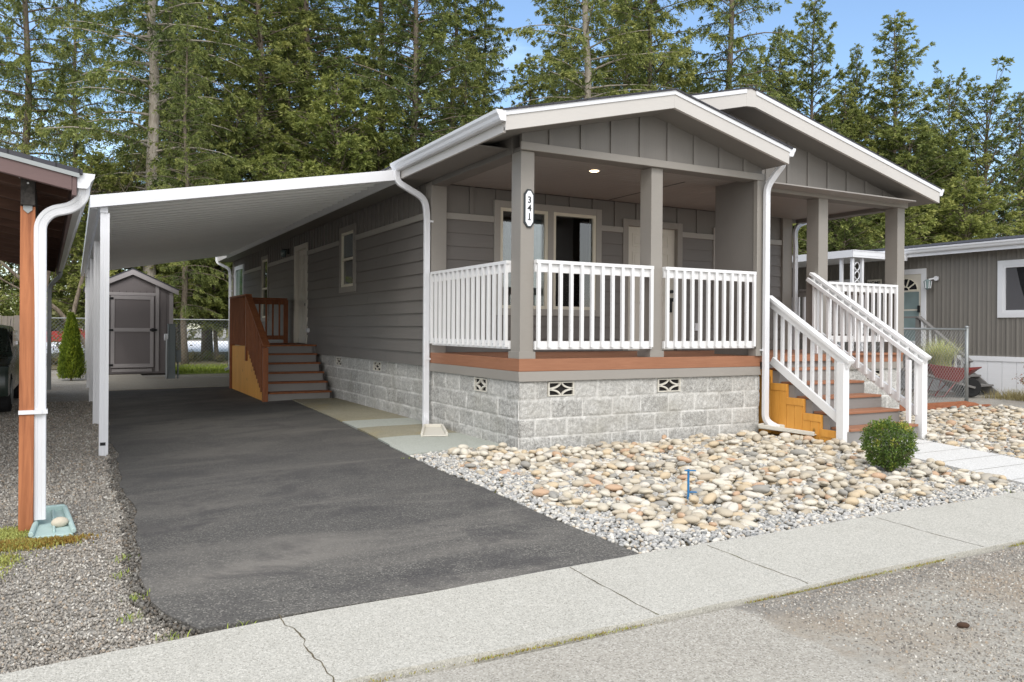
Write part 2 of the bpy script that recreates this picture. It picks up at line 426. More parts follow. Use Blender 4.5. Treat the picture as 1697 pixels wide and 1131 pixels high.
tag(strip('mulch_bed', M['mulch'], .95, 1.72, 8, lambda t: 7.4, lambda t: 10.6-(1.7-t)*.6, 20, .012, 'y', .0,
    crown=lambda x, y: .02*math.sin(x*9)*math.sin(y*11)), kind='structure')
# sidewalk cracks: narrow dark joints of dirt, sunk between slabs
M['joint'] = aggregate('joint_dirt', S(96, 88, 72), S(130, 122, 100), S(60, 54, 44), 90, S(110, 112, 58), .4)
for i, (xa, xb, sd) in enumerate([(-3.25, -3.28, 1), (-1.62, -1.65, 2), (-.57, -.60, 3), (1.07, 1.04, 4), (2.75, 2.72, 6), (-4.6, -4.62, 7)]):
    wv = wob(20+sd, .016 if sd == 1 else .006, 5, 6)
    tag(strip('sidewalk_joint', M['joint'], -4.30, -3.5, 60, lambda t: xa+wv(t)-.002-.003*abs(math.sin(t*17)), lambda t: xa+wv(t)+.002+.002*math.sin(t*23), 1, .0275), kind='structure')
# paving lines of the walkway
for k in range(5):
    y = -1.45-.42*k
    tag(strip('paving_joint', M['joint'], 3.44+(y+3.46)*.17, 4.6+(y+3.46)*.13, 12, lambda t: y-.003, lambda t: y+.003, 1, .0315, 'x'), kind='structure')
# moss line in the road joint
def moss(name, label, pts, seed, n, r=.012, cols=(S(150, 150, 60), S(120, 122, 50))):
    g = RS(seed); P = np.asarray(pts)[g.randint(0, len(pts), n)]+g.normal(0, 1, (n, 3))*np.array([.02, .006, 0])
    return P

def icos(sub=1):
    import bmesh
    bm = bmesh.new(); bmesh.ops.create_icosphere(bm, subdivisions=sub, radius=1)
    V = np.array([v.co[:] for v in bm.verts]); F = np.array([[v.index for v in f.verts] for f in bm.faces]); bm.free()
    return V, F
def rotm(a, b, c):
    """batch euler rotation matrices (n,3,3)"""
    ca, sa, cb, sb, cc, sc = np.cos(a), np.sin(a), np.cos(b), np.sin(b), np.cos(c), np.sin(c)
    R = np.empty((len(a), 3, 3))
    R[:,0,0]=cc*cb; R[:,0,1]=cc*sb*sa-sc*ca; R[:,0,2]=cc*sb*ca+sc*sa
    R[:,1,0]=sc*cb; R[:,1,1]=sc*sb*sa+cc*ca; R[:,1,2]=sc*sb*ca-cc*sa
    R[:,2,0]=-sb; R[:,2,1]=cb*sa; R[:,2,2]=cb*ca
    return R
def scatter(name, mat, P, R, S3, sub=1, seed=0, lump=.15, smooth=True, parent=None, tint=None, variants=6):
    """many small lumps as one mesh. P (n,3) centres, R (n,3,3), S3 (n,3) radii"""
    g = RS(seed); T, F = icos(sub); n = len(P)
    Ts = np.stack([T*(1+g.normal(0, lump, (len(T), 1))) for _ in range(variants)])
    V = np.einsum('nij,nkj->nki', R, Ts[g.randint(0, variants, n)]*S3[:, None, :])+P[:, None, :]
    FF = F[None]+(np.arange(n)*len(T))[:, None, None]
    t = g.rand(n) if tint is None else tint
    return npmesh(name, V.reshape(-1, 3), FF.reshape(-1, 3), mat, parent, smooth, {'tone': np.repeat(t, len(T))})
def Hn(P): return np.array([H(x, y) for x, y in P])

def stone_mat(name, src, stops, bump=.15, rough=.75, k=1.0):
    stops = [(p, mul(c, k)) for p, c in stops]
    m = NT(name)
    if src == 'attr': f = m.n('ShaderNodeAttribute', attribute_name='tone').outputs['Fac']
    else: f = m.n('ShaderNodeObjectInfo').outputs['Random']
    c = m.ramp(f, stops, 'CONSTANT')
    n = m.noise(9, 6, .65, m.vec((1, 1, 1)), 1.2)
    c = m.mix(m.ramp(n, [(.3, .35), (.7, 0)]), c, mul(stops[2][1], .62))
    n2 = m.noise(45, 5, .7)
    c = m.mix(m.ramp(n2, [(.55, 0), (.75, .4)]), c, S(225, 220, 208))
    return m.fin(c, rough, m.bump(n2, bump, .004), .3)
RIV = [(0, S(212, 202, 182)), (.16, S(222, 215, 199)), (.34, S(196, 185, 165)), (.48, S(226, 219, 206)), (.62, S(182, 175, 162)), (.70, S(212, 192, 160)), (.82, S(200, 166, 136)), (.87, S(158, 156, 150)), (.93, S(190, 177, 156))]
PEB = [(0, S(188, 187, 184)), (.2, S(168, 168, 166)), (.4, S(204, 200, 191)), (.55, S(152, 153, 152)), (.68, S(218, 214, 204)), (.82, S(192, 178, 158)), (.92, S(124, 126, 126))]
GRV = [(0, S(158, 152, 143)), (.2, S(130, 124, 116)), (.4, S(174, 169, 159)), (.55, S(146, 138, 127)), (.7, S(106, 102, 96)), (.84, S(204, 200, 191)), (.92, S(162, 146, 127))]
M['river_one'] = stone_mat('river_stone', 'obj', RIV, .25, .8, .83); M['river_many'] = stone_mat('river_stone_small', 'attr', RIV, .25, .8, .83)
M['pebble'] = stone_mat('pebble_stone', 'attr', PEB, .2, .8, .90); M['chip'] = stone_mat('gravel_chip', 'attr', GRV, .3, .9)

# loose chips over the gravel yard left of the driveway, thickest near the camera
g = RS(11); n = 60000
y = -3.62+(g.rand(n)**1.5)*13; x = -5.3+g.rand(n)*1.75
keep = np.array([xx < dl(yy)+.03+abs(g.normal(0, .05)) and yy > backw(xx)+.0 for xx, yy in zip(x, y)])
x, y = x[keep], y[keep]; n = len(x); r = g.uniform(.003, .0085, n)*(1+.5*(y > 0))
P = np.stack([x, y, Hn(np.stack([x, y], 1))-.014+r*.25], 1)
A = g.rand(n, 3)*6.28
o = scatter('gravel_chips', M['chip'], P, rotm(*A.T), np.stack([r*1.3, r, r*.7], 1), 1, 1, .22, False)
tag(o, 'loose grey gravel covering the yard left of the asphalt driveway', 'gravel', kind='stuff')
# crumbs at the asphalt's ragged edge, grit on the road
n = 5200; y = -3.5+g.rand(n)*14; x = np.array([dl(t)+eL(t)*1.3 for t in y])+g.normal(-.01, .035, n); r = g.uniform(.004, .012, n)
P = np.stack([x, y, Hn(np.stack([x, y], 1))+.004], 1); A = g.rand(n, 3)*6.28
M['crumb'] = stone_mat('asphalt_crumb', 'attr', [(p, mul(c, .38)) for p, c in GRV], .3, .9)
tag(scatter('asphalt_crumbs', M['crumb'], P, rotm(*A.T), np.stack([r*1.3, r, r*.8], 1), 1, 2, .22, False), 'black crumbs along the ragged left edge of the driveway', 'asphalt crumbs', kind='stuff')
n = 26000; x = -1.5+g.rand(n)**.9*4.6; y = -4.38-g.rand(n)**1.4*1.5
k = x+.1*g.randn(n) > -1.05; x, y = x[k], y[k]; n = len(x); r = g.uniform(.003, .0075, n)
P = np.stack([x, y, Hn(np.stack([x, y], 1))+.013], 1); A = g.rand(n, 3)*6.28
tag(scatter('road_grit', M['chip'], P, rotm(*A.T), np.stack([r*1.3, r, r*.6], 1), 1, 3, .22, False), 'loose grit on the worn road edge in front of the sidewalk', 'grit', kind='stuff')
# ------------------------------------------------------------------ river rock beds
def bed_left(y): return dr(y)+.02
def walkL(y): return 3.42+(y+3.46)*.17-.02
def in_bed1(x, y, m=0):
    if y < backw(x)+.03+m or y > (.28 if x < -.04 else -.03)-m*.3: return False
    if x < bed_left(y)+m: return False
    if x > (3.62 if y > -1.0 else walkL(y))-m*.2: return False
    if 3.42 < x < 3.66 and -.5 < y < 0: return False          # splash block
    return True
def in_bed2(x, y, m=0):
    lo = -3.42 if x < 8 else -1.6
    hi = .45 if x < 7.1 else .45+(x-7.1)*.2+(.25 if x < 7.4 else 0)
    if x > 9.3: hi = .9-(x-9.3)*.5
    lx = 5.22 if y > -1.1 else 4.62+(y+3.46)*.13+.04
    return lx+m*.5 < x < 10.4 and lo+m < y < hi-m*.2 and y > -3.4+m+(0)
CX, CY = -4.146, -7.397
GX0, GY0, GR = -1.4, -3.7, .0125
GW, GH_ = int(12/GR), int(4.9/GR)
gx = GX0+np.arange(GW)*GR; gy = GY0+np.arange(GH_)*GR
HM = np.array([[0.03*max(min(yy, 0), -4.4)+.0 for xx in (0,)] for yy in gy]).repeat(GW, 1)
HM += np.array([[-0.04*min(max(-xx-.8, 0), 3.3)*sm(yy, -3.4, .5)*(1-.8*sm(yy, 6, 12)) for xx in gx] for yy in gy])
HM -= .012
g = RS(5); stones = []
def drop(x, y, rx, ry, rz, th):
    R = max(rx, ry); i0, i1 = int((x-R-GX0)/GR), int((x+R-GX0)/GR)+1; j0, j1 = int((y-R-GY0)/GR), int((y+R-GY0)/GR)+1
    if i0 < 0 or j0 < 0 or i1 >= GW or j1 >= GH_: return
    X, Y = np.meshgrid(gx[i0:i1]-x, gy[j0:j1]-y)
    c, s_ = math.cos(th), math.sin(th); u = (X*c+Y*s_)/rx; v = (-X*s_+Y*c)/ry
    q = u*u+v*v; mk = q < 1
    if mk.sum() < 4: return
    sub = HM[j0:j1, i0:i1]; e = rz*np.sqrt(np.clip(1-q, 0, 1))
    need = np.percentile((sub+e)[mk & (q < .8)], 62) if (mk & (q < .8)).any() else sub[mk].max()
    z = need-rz*.12
    base = 0.03*max(min(y, 0), -4.4)
    if z-rz*.6 > base+.055: return
    sub[mk] = np.maximum(sub[mk], (z+e)[mk]); HM[j0:j1, i0:i1] = sub
    # tilt from the local slope
    stones.append((x, y, z, rx, ry, rz, th))
def inward(inb, x, y, m): return inb(x, y, m)
for inb, bx_, n1 in ((in_bed1, (-1.3, 3.9, -3.5, .3), 4600), (in_bed2, (4.6, 10.4, -3.4, 1.2), 5200)):
    for k in range(n1):
        x = g.uniform(bx_[0], bx_[1]); y = g.uniform(bx_[2], bx_[3])
        if inb is in_bed1:
            if not in_bed1(x, y, .18+.16*math.sin(x*3)**2) : continue
            if (x-2.79)**2+(y+2.37)**2 < .2**2 or (x-.18)**2+(y+2.46)**2 < .05**2: continue
            # the strip beside the driveway stays pebbles
            if x < bed_left(y)+.34+.14*math.sin(y*4) and g.rand() < .9: continue
        elif not in_bed2(x, y, .12): continue
        a = (g.uniform(.019, .034) if g.rand() < .34 else g.uniform(.032, .058))*(1.2 if g.rand() < .08 else 1); rx = a*g.uniform(.95, 1.5); ry = a*g.uniform(.7, 1); rz = a*g.uniform(.42, .68)
        drop(x, y, rx, ry, rz, g.uniform(0, PI))
ST = stones[:]; stones = []
# template stones
def stone_tmpl(seed, sub):
    T, F = icos(sub); r = RS(seed)
    D = np.zeros(len(T))
    for k in range(5):
        d = r.normal(0, 1, 3); d /= np.linalg.norm(d); D += r.uniform(-.10, .10)*np.sin(T@d*r.uniform(1, 2.6)+r.uniform(0, 6))
    for k in range(3):                                # a few flattened sides
        d = r.normal(0, 1, 3); d /= np.linalg.norm(d); lim = r.uniform(.72, .92)
        q = T@d; T = T-np.outer(np.clip(q-lim, 0, 1), d)*.75
    return T*(1+D)[:, None], F
TM = [stone_tmpl(50+i, 3) for i in range(14)]
TS = [stone_tmpl(50+i, 2) for i in range(14)]
ST.sort(key=lambda s: -(s[3]*s[4])**.5/math.hypot(s[0]-CX, s[1]-CY)*(1 if s[0] < 4.2 else .9))
tmesh = []
for T, F in TM:
    o = npmesh('river_stone', T, F, M['river_one'], None, True); tmesh.append(o.data); bpy.data.objects.remove(o)
for k, s in enumerate(ST[:300]):
    o = bpy.data.objects.new('river_stone', tmesh[k % 14]); COL.objects.link(o)
    o.location = s[:3]; o.scale = s[3:6]; o.rotation_euler = (g.normal(0, .14), g.normal(0, .14), s[6])
    tag(o, 'one of the larger rounded river stones in the beds around the front steps', 'stone', 'large river stones in the front beds')
rest = ST[300:]
VV = []; FFs = []; tn = []; off = 0
for k, s in enumerate(rest):
    T, F = TS[k % 14]; R = rotm(np.array([g.normal(0, .14)]), np.array([g.normal(0, .14)]), np.array([s[6]]))[0]
    VV.append((T*np.array(s[3:6]))@R.T+np.array(s[:3])); FFs.append(F+off); off += len(T); tn += [g.rand()]*len(T)
tag(npmesh('river_stones', np.concatenate(VV), np.concatenate(FFs), M['river_many'], None, True, {'tone': tn}),
    'mass of smaller cream and tan river stones filling the front beds', 'river stones', kind='stuff')
# pebbles between and around the stones
def pebbles(name, inb, bx_, n, label, edge=0.0):
    x = g.uniform(bx_[0], bx_[1], n); y = g.uniform(bx_[2], bx_[3], n)
    k = np.array([inb(a, b) for a, b in zip(x, y)]); x, y = x[k], y[k]; n = len(x)
    i = np.clip(((x-GX0)/GR).astype(int), 0, GW-1); j = np.clip(((y-GY0)/GR).astype(int), 0, GH_-1)
    z = HM[j, i]; b = Hn(np.stack([x, y], 1)); k = z < b+.02
    x, y, z, b = x[k], y[k], z[k], b[k]; n = len(x); r = g.uniform(.009, .019, n)
    P = np.stack([x, y, b-.004+r*.4+g.rand(n)*.012], 1)
    o = scatter(name, M['pebble'], P, rotm(g.normal(0, .5, n), g.normal(0, .5, n), g.rand(n)*6.28), np.stack([r*1.25, r, r*.7], 1), 2 if 'bed1' in label else 1, 8, .07, True)
    o.name = name; return o
def in_b1(x, y): return in_bed1(x, y)
tag(pebbles('pebbles', in_bed1, (-1.3, 3.9, -3.5, .3), 34000, 'bed1'), 'small grey pebbles edging the river rock bed beside the driveway and sidewalk', 'pebbles', kind='stuff')
tag(pebbles('pebbles', in_bed2, (4.6, 10.4, -3.4, 1.2), 24000, 'bed2'), 'small grey pebbles edging the farther rock bed beyond the walkway', 'pebbles', kind='stuff')
tag(strip('bed_base', M['joint'], -1.3, 3.75, 50, lambda t: backw(t)+.01, lambda t: .28 if t < 0 else .01, 12, -.008, 'x'), kind='structure')
# ------------------------------------------------------------------ the house
house = thing('manufactured_house', 'grey board and batten house with two front gables, white railed porch and pale block base', 'house', (0, 0, 0))

def intervals(a0, a1, cuts):
    segs = [(a0, a1)]
    for c0, c1 in cuts:
        n = []
        for s0, s1 in segs:
            if c1 <= s0 or c0 >= s1: n.append((s0, s1)); continue
            if c0 > s0: n.append((s0, c0))
            if c1 < s1: n.append((c1, s1))
        segs = n
    return segs
def lap_wall(mb, axis, c, out, a0, a1, z0, z1, exp, openings):
    """lap boards on the plane axis=c; out = outward direction sign"""
    def P(a, z, o): return (c+out*o, a, z) if axis == 0 else (a, c+out*o, z)
    z = z0; k = 0; rr = random.Random(3)
    while z < z1-1e-4:
        zt = min(z+exp, z1)
        cuts = sorted(set([z, zt]+[q for o in openings for q in o[2:4] if z < q < zt]))
        for za, zb in zip(cuts, cuts[1:]):
            op = [(o[0], o[1]) for o in openings if o[2] < zb-1e-5 and o[3] > za+1e-5]
            oa = .021-.017*(za-z)/exp; ob = .021-.017*(zb-z)/exp
            for s0, s1 in intervals(a0, a1, op):
                # butt joints of the boards
                js = [s0]; q = s0+rr.uniform(1.2, 3.4)
                while q < s1-.6: js += [q]; q += 3.6
                js.append(s1)
                for i, (u, v) in enumerate(zip(js, js[1:])):
                    u2 = u+(.0025 if i else 0)
                    vs = [P(u2, za, oa), P(v, za, oa), P(v, zb, ob), P(u2, zb, ob)]
                    f = (0, 1, 2, 3) if (out < 0) == (axis == 1) else (3, 2, 1, 0)
                    mb.add(vs, [f])
                    if za == z:
                        vs = [P(u2, za, 0), P(v, za, 0), P(v, za, oa), P(u2, za, oa)]
                        mb.add(vs, [(0, 1, 2, 3) if (out < 0) == (axis == 1) else (3, 2, 1, 0)])
        z = zt
def flat_wall(mb, axis, c, out, a0, a1, z0, z1, openings):
    def P(a, z): return (c, a, z) if axis == 0 else (a, c, z)
    cuts = sorted(set([z0, z1]+[q for o in openings for q in o[2:4] if z0 < q < z1]))
    for za, zb in zip(cuts, cuts[1:]):
        for s0, s1 in intervals(a0, a1, [(o[0], o[1]) for o in openings if o[2] < zb-1e-5 and o[3] > za+1e-5]):
            f = (0, 1, 2, 3) if (out < 0) == (axis == 1) else (3, 2, 1, 0)
            mb.add([P(s0, za), P(s1, za), P(s1, zb), P(s0, zb)], [f])
def battens(mb, axis, c, out, a0, a1, z0, z1, openings, step=.406, w=.062, t=.02, start=.2):
    a = a0+start
    while a < a1-w:
        zz = [(z0, z1(a) if callable(z1) else z1)]
        for s0, s1 in intervals(*zz[0], [(o[2], o[3]) for o in openings if o[0] < a+w and o[1] > a]):
            if s1-s0 < .02: continue
            if axis == 0: mb.box(c, c+out*t, a, a+w, s0, s1)
            else: mb.box(a, a+w, c, c+out*t, s0, s1)
        a += step
def box_ax(mb, axis, c, out, o0, o1, a0, a1, z0, z1):
    if axis == 0: mb.box(c+out*o0, c+out*o1, a0, a1, z0, z1)
    else: mb.box(a0, a1, c+out*o0, c+out*o1, z0, z1)
def frame(mb, axis, c, out, o0, o1, a0, a1, z0, z1, w, sill=0):
    box_ax(mb, axis, c, out, o0, o1, a0, a0+w, z0, z1); box_ax(mb, axis, c, out, o0, o1, a1-w, a1, z0, z1)
    box_ax(mb, axis, c, out, o0, o1-.0015, a0+w, a1-w, z1-w, z1); box_ax(mb, axis, c, out, o0, o1+sill, a0+w, a1-w, z0, z0+w)
def window(parent, axis, c, out, a0, a1, z0, z1, trim='trim', tw=.09, fm='cream', gm='glass', split='h', label=None, units=None, fw=.045):
    """trim board ring > sash ring(s) with panes"""
    t = MB(); frame(t, axis, c, out, -.01, .034, a0, a1, z0, z1, tw)
    units = units or [(a0+tw, a1-tw)]
    for (u0, u1), (v0, v1) in zip(units, units[1:]): box_ax(t, axis, c, out, -.01, .0325, u1, v0, z0+tw, z1-tw)
    win = t.build('window', M[trim], parent, .003)
    if label: win['label'] = label
    for u0, u1 in units:
        f = MB(); frame(f, axis, c, out, -.02, .022, u0, u1, z0+tw, z1-tw, fw)
        zb, zt = z0+tw+fw, z1-tw-fw
        if split == 'h': box_ax(f, axis, c, out, -.02, .018, u0+fw, u1-fw, (zb+zt)/2-.02, (zb+zt)/2+.025)
        if split == 'v': box_ax(f, axis, c, out, -.02, .018, (u0+u1)/2-.02, (u0+u1)/2+.02, zb, zt)
        f.build('frame', M[fm], win, .002)
        p = MB(); box_ax(p, axis, c, out, -.03, -.012, u0+fw-.002, u1-fw+.002, zb-.002, zt+.002)
        p.build('pane', M[gm], win)
    return win

# --- block foundation: a height field of rough split faces between mortar joints
def block_wall(name, axis, c, out, a0, a1, z0, z1, parent, vents=(), seed=1, res=.014, off=.0, bw=.406, bh=.203, zref=0.743):
    g = RS(seed); na = max(2, int((a1-a0)/res)); nz = max(2, int((z1-z0)/res))
    A, Z = np.meshgrid(np.linspace(a0, a1, na+1), np.linspace(z0, z1, nz+1))
    row = np.floor((Z-zref)/bh); zl = (Z-zref)-row*bh
    ash = A-off+np.where(row % 2 == 0, 0, bw/2); colm = np.floor(ash/bw); al = ash-colm*bw
    d = np.minimum(np.minimum(zl, bh-zl), np.minimum(al, bw-al))
    joint = np.clip(1-(d-.003)/.008, 0, 1)
    rnd = lambda k: (np.sin(row*127.1+colm*311.7+seed*17+k*74.7)*43758.5453) % 1
    # lumpy split face: sum of random waves plus grain
    N = np.zeros_like(A)
    for k in range(26):
        f = 14*1.14**k*g.uniform(.8, 1.2); th = g.uniform(0, PI)
        N += np.sin(f*(A*math.cos(th)+Z*math.sin(th))*1.0+g.uniform(0, 6)+3*rnd(3))/(1+k*.16)
    N = N/3.0+g.normal(0, .16, A.shape)
    prof = np.clip(d/.022, 0, 1)**.6
    dep = prof*(.011+.007*N+.005*(rnd(1)-.5))
    for (v0, v1, w0, w1) in vents:
        k = (A > v0-.004) & (A < v1+.004) & (Z > w0-.004) & (Z < w1+.004)
        dep[k] = -.02; joint[k] = 1
    O = c+out*dep
    V = np.stack([O, A, Z] if axis == 0 else [A, O, Z], -1).reshape(-1, 3)
    w = na+1; i, j = np.meshgrid(np.arange(na), np.arange(nz)); q = (j*w+i).ravel()
    F = np.stack([q, q+1, q+1+w, q+w], 1)
    if (out < 0) != (axis == 1): F = F[:, ::-1]
    return npmesh(name, V, F, M['block'], parent, True, {'joint': joint.ravel()*.9, 'tone': rnd(2).ravel()})
def vent(parent, axis, c, out, a0, a1, z0, z1):
    m = MB(); w = .016
    box_ax(m, axis, c, out, -.012, .014, a0, a0+w, z0, z1); box_ax(m, axis, c, out, -.012, .014, a1-w, a1, z0, z1)
    box_ax(m, axis, c, out, -.012, .0125, a0+w, a1-w, z1-w*.7, z1); box_ax(m, axis, c, out, -.012, .0125, a0+w, a1-w, z0, z0+w*.7)
    am, zm = (a0+a1)/2, (z0+z1)/2
    ra, rz = (a1-a0)/2-w*.5, (z1-z0)/2-w*.3
    for sa in (-1, 1):                                  # arcs that bulge to a waist in the middle
        for sz in (-1, 1):
            pts = []
            for k in range(9):
                t = k/8*PI/2; pts.append((am+sa*(ra*(1-.93*math.sin(t)) if True else 0), zm+sz*(rz*(1-.93*math.cos(t)))))
            for p, q in zip(pts, pts[1:]):
                P = [(c+out*.0, p[0], p[1]), (c+out*.0, q[0], q[1])] if axis == 0 else [(p[0], c+out*.0, p[1]), (q[0], c+out*.0, q[1])]
                m.bar(P[0], P[1], .018, .022, (0, 1, 0) if axis == 1 else (1, 0, 0))
    v = m.build('vent', M['concretelight'], parent)
    b = MB(); box_ax(b, axis, c, out, -.019, -.0185, a0, a1, z0, z1); b.build('opening', M['interior'], v)
    return v
VZ = (.575, .728)
fv = [(.365, .70, *VZ), (1.87, 2.21, *VZ)]
block_wall('foundation', 1, .02, -1, -.0, 3.5, -.16, .743, house, fv, 1)
sv = [(.78, 1.10, *VZ)]
block_wall('foundation', 0, .018, -1, .0, 2.42, -.2, .743, house, sv, 2, off=.1)
mv = [(4.55, 4.90, .63, .77), (6.65, 6.98, .63, .77)]
block_wall('foundation', 0, .075, -1, 2.42, 17.5, -.1, .797, house, mv, 3, .02, zref=.797)
pv = [(6.22, 6.56, *VZ)]
block_wall('foundation', 1, .53, -1, 3.5, 7.0, -.1, .743, house, pv, 4)
block_wall('foundation', 0, 7.0, 1, .53, 2.5, -.1, .743, house, (), 5, .025)
for v in fv: vent(house, 1, .02, -1, *v)
for v in sv: vent(house, 0, .018, -1, *v)
for v in mv: vent(house, 0, .075, -1, *v)
for v in pv: vent(house, 1, .53, -1, *v)

# --- walls
SO = [(5.72, 6.64, 1.925, 3.08), (8.9, 9.98, .98, 3.05), (12.62, 13.46, 1.46, 3.09), (15.9, 17.3, 2.0, 3.09)]
m = MB(); lap_wall(m, 0, .04, -1, 2.5, 17.5, .797, 2.785, .18, SO)
m.build('lap_siding', M['siding'], house)
m = MB(); flat_wall(m, 0, .035, -1, 2.5, 17.5, 2.87, 3.30, SO); battens(m, 0, .035, -1, 2.5, 17.5, 2.87, 3.28, SO, .2032, .045, .018)
m.build('batten_siding', M['panel'], house)
m = MB()
for s0, s1 in intervals(2.5, 17.5, [(a, b) for a, b, c, d in SO]): MB().box(.005, .04, s0, s1, 2.785, 2.87).build('belt_board', M['trimlight'], house, .003)
RO = [(.97, 2.78, 1.50, 3.10), (3.18, 4.345, .98, 3.0), (5.0, 6.0, 1.40, 2.985)]
m = MB(); lap_wall(m, 1, 2.5, -1, .215, 6.58, .985, 2.785, .18, RO); m.build('lap_siding', M['siding_front'], house)
m = MB(); flat_wall(m, 1, 2.505, -1, .215, 6.58, 2.87, 3.25, RO); battens(m, 1, 2.505, -1, .215, 6.58, 2.87, 3.25, RO, .406, .06, .02, .38)
m.build('batten_siding', M['panel'], house)
m = MB()
for s0, s1 in intervals(.215, 6.58, [(a, b) for a, b, c, d in RO]): MB().box(s0, s1, 2.470, 2.505, 2.785, 2.87).build('belt_board', M['trimlight'], house, .003)
m = MB(); m = None
for bb in ((-.004, .215, 2.40, 2.62, .76, 3.25), (6.56, 6.79, 2.45, 2.62, .985, 3.25), (-.004, .05, 17.42, 17.55, .76, 3.28)): MB().box(*bb).build('corner_board', M['trim'], house, .004)
# hidden sides so that it stands as a building
m = MB(); m.box(6.74, 6.78, 2.62, 17.5, 0, 3.3); m.box(.06, 6.74, 17.46, 17.5, 0, 3.3)
m.prism([(-.0, 3.3), (6.8, 3.3), (3.42, 4.28)], 1, 17.42, 17.46)
m.build('rear_wall', M['siding'], house)
# wing wall between the two porches
m = MB(); m.box(3.44, 3.58, .0, .76, .985, 3.3); m.build('wing_wall', M['panel'], house, .003)
m = MB(); m.box(3.425, 3.44, -.012, .05, .985, 3.21); m.box(3.42, 3.6, -.02, -.002, .985, 3.205)
m.box(3.40, 3.60, -.03, .1, .985, 1.07); m.build('corner_board', M['trim'], house, .003)

def zl(x): return 3.47+.2424*(x+.40)          # top of the left roof slope
def zr1(x): return 3.992-.2445*(x-1.746)
def zr2(x): return 4.396-.2405*(x-3.42)
# gable faces with battens
m = MB(); m.prism([(0, 3.255), (3.52, 3.255), (3.52, zr1(3.52)-.03), (1.746, 3.95), (0, zl(0)-.03)], 1, .0, .03)
battens(m, 1, .0, -1, .0, 3.5, 3.29, lambda a: min(zl(a), zr1(a+.05))-.05, [], .406, .058, .02, .34)
m.box(-.0, .1, -.02, .0, 3.29, 3.40)
m.build('gable_wall', M['panel'], house)
m = MB(); m.prism([(3.5, 3.255), (7.1, 3.255), (7.1, zr2(7.1)-.03), (3.42, 4.36), (1.9, zl(1.9)-.03), (1.9, 3.7), (3.5, 3.5)], 1, .51, .54)
battens(m, 1, .51, -1, 3.5, 7.06, 3.29, lambda a: zr2(a+.05)-.05, [], .406, .058, .02, .60)
m.build('gable_wall', M['panel'], house)
MB().box(-.012, 3.53, -.028, .002, 3.207, 3.29).build('beam_trim', M['trim'], house, .003); MB().box(3.5, 7.115, .482, .512, 3.207, 3.29).build('beam_trim', M['trim'], house, .003)
# boxed beams round the porch and the flat ceiling
m = MB(); m.box(.02, 3.44, .0015, .20, 3.207, 3.254); m.box(.0, .2, .2, 2.46, 3.2, 3.44); m.box(3.5, 7.08, .5125, .72, 3.205, 3.254); m.box(6.9, 7.09, .72, 2.48, 3.19, 3.44)
m.build('porch_beam', M['panel'], house, .003)
m = MB()
yy = .2
m2 = MB()
k = 0
while yy < 2.46:
    m2.box(.2, 3.44 if yy < .72 else 6.9, yy+.003, min(yy+.1, 2.46)-.003, 3.25, 3.262); yy += .1
m2.box(.2, 6.9, .2, 2.46, 3.254, 3.27)
m2.build('porch_ceiling', M['ceil'], house)
MB().box(2.86, 2.885, .72, 2.4, 3.247, 3.2495).build('ceiling_joint', M['black'], house)
# recessed ceiling light
rl = MB().disc((1.43, .71, 3.2475), .075, 2, .006, 24).build('ceiling_light', M['white'], house)
m = NT('lamp_glow'); e = m.b; e.inputs['Emission Color'].default_value = (1, .72, .42, 1); e.inputs['Emission Strength'].default_value = 9; m.fin((.9, .8, .6), .5); M['glow'] = m.m
MB().disc((1.43, .71, 3.243), .055, 2, .004, 24).build('bulb', M['glow'], rl)

# --- roof: shingled slabs, soffits, rakes
def slab(mb, xa, xb, zf, y0, y1, t, dz=0):
    mb.add([(xa, y0, zf(xa)+dz-t), (xb, y0, zf(xb)+dz-t), (xb, y1, zf(xb)+dz-t), (xa, y1, zf(xa)+dz-t),
            (xa, y0, zf(xa)+dz), (xb, y0, zf(xb)+dz), (xb, y1, zf(xb)+dz), (xa, y1, zf(xa)+dz)],
           [(0,3,2,1),(4,5,6,7),(0,1,5,4),(1,2,6,5),(2,3,7,6),(3,0,4,7)])
m = MB()
slab(m, -.44, 3.42, zl, .085, 17.9, .02, .022); slab(m, -.44, 1.746, zl, -.425, .0849, .02, .022)
slab(m, 1.746, 3.60, zr1, -.425, .7, .02, .022); slab(m, 3.42, 7.35, zr2, .085, 17.9, .02, .022)
m.build('roof', M['shingle'], house)
m = MB()                                                # undersides
slab(m, -.40, 3.40, zl, .56, 17.8, .03, -.005); slab(m, -.40, 1.746, zl, -.38, .56, .03, -.16); slab(m, 1.746, 3.56, zr1, -.38, .6, .03, -.16)
slab(m, 3.42, 7.30, zr2, .14, 17.8, .03, -.175); slab(m, 1.9, 3.42, zl, .14, .5, .03, -.175)
m.box(-.37, .0, .3, 17.8, 3.262, 3.278)
m.build('soffit', M['panel'], house)
m = MB()
def rake(mb, xa, xb, zf, y0, y1, d0, d1):
    mb.add([(xa, y0, zf(xa)-d1), (xb, y0, zf(xb)-d1), (xb, y0, zf(xb)-d0), (xa, y0, zf(xa)-d0),
            (xa, y1, zf(xa)-d1), (xb, y1, zf(xb)-d1), (xb, y1, zf(xb)-d0), (xa, y1, zf(xa)-d0)],
           [(0,1,2,3),(7,6,5,4),(4,5,1,0),(2,1,5,6)[::1],(3,2,6,7),(0,3,7,4)])
rake(m, -.40, 1.745, zl, -.40, -.36, .0, .194); rake(m, 1.746, 3.56, zr1, -.40, -.36, .0, .192)
rake(m, 1.95, 3.34, zl, .10, .14, .0, .215); rake(m, 3.50, 7.308, zr2, .10, .14, .0, .208)
m.prism([(3.34, zl(3.34)-.215), (3.50, zr2(3.50)-.208), (3.50, zr2(3.5)), (3.42, 4.396), (3.34, zl(3.34))], 1, .0985, .14)
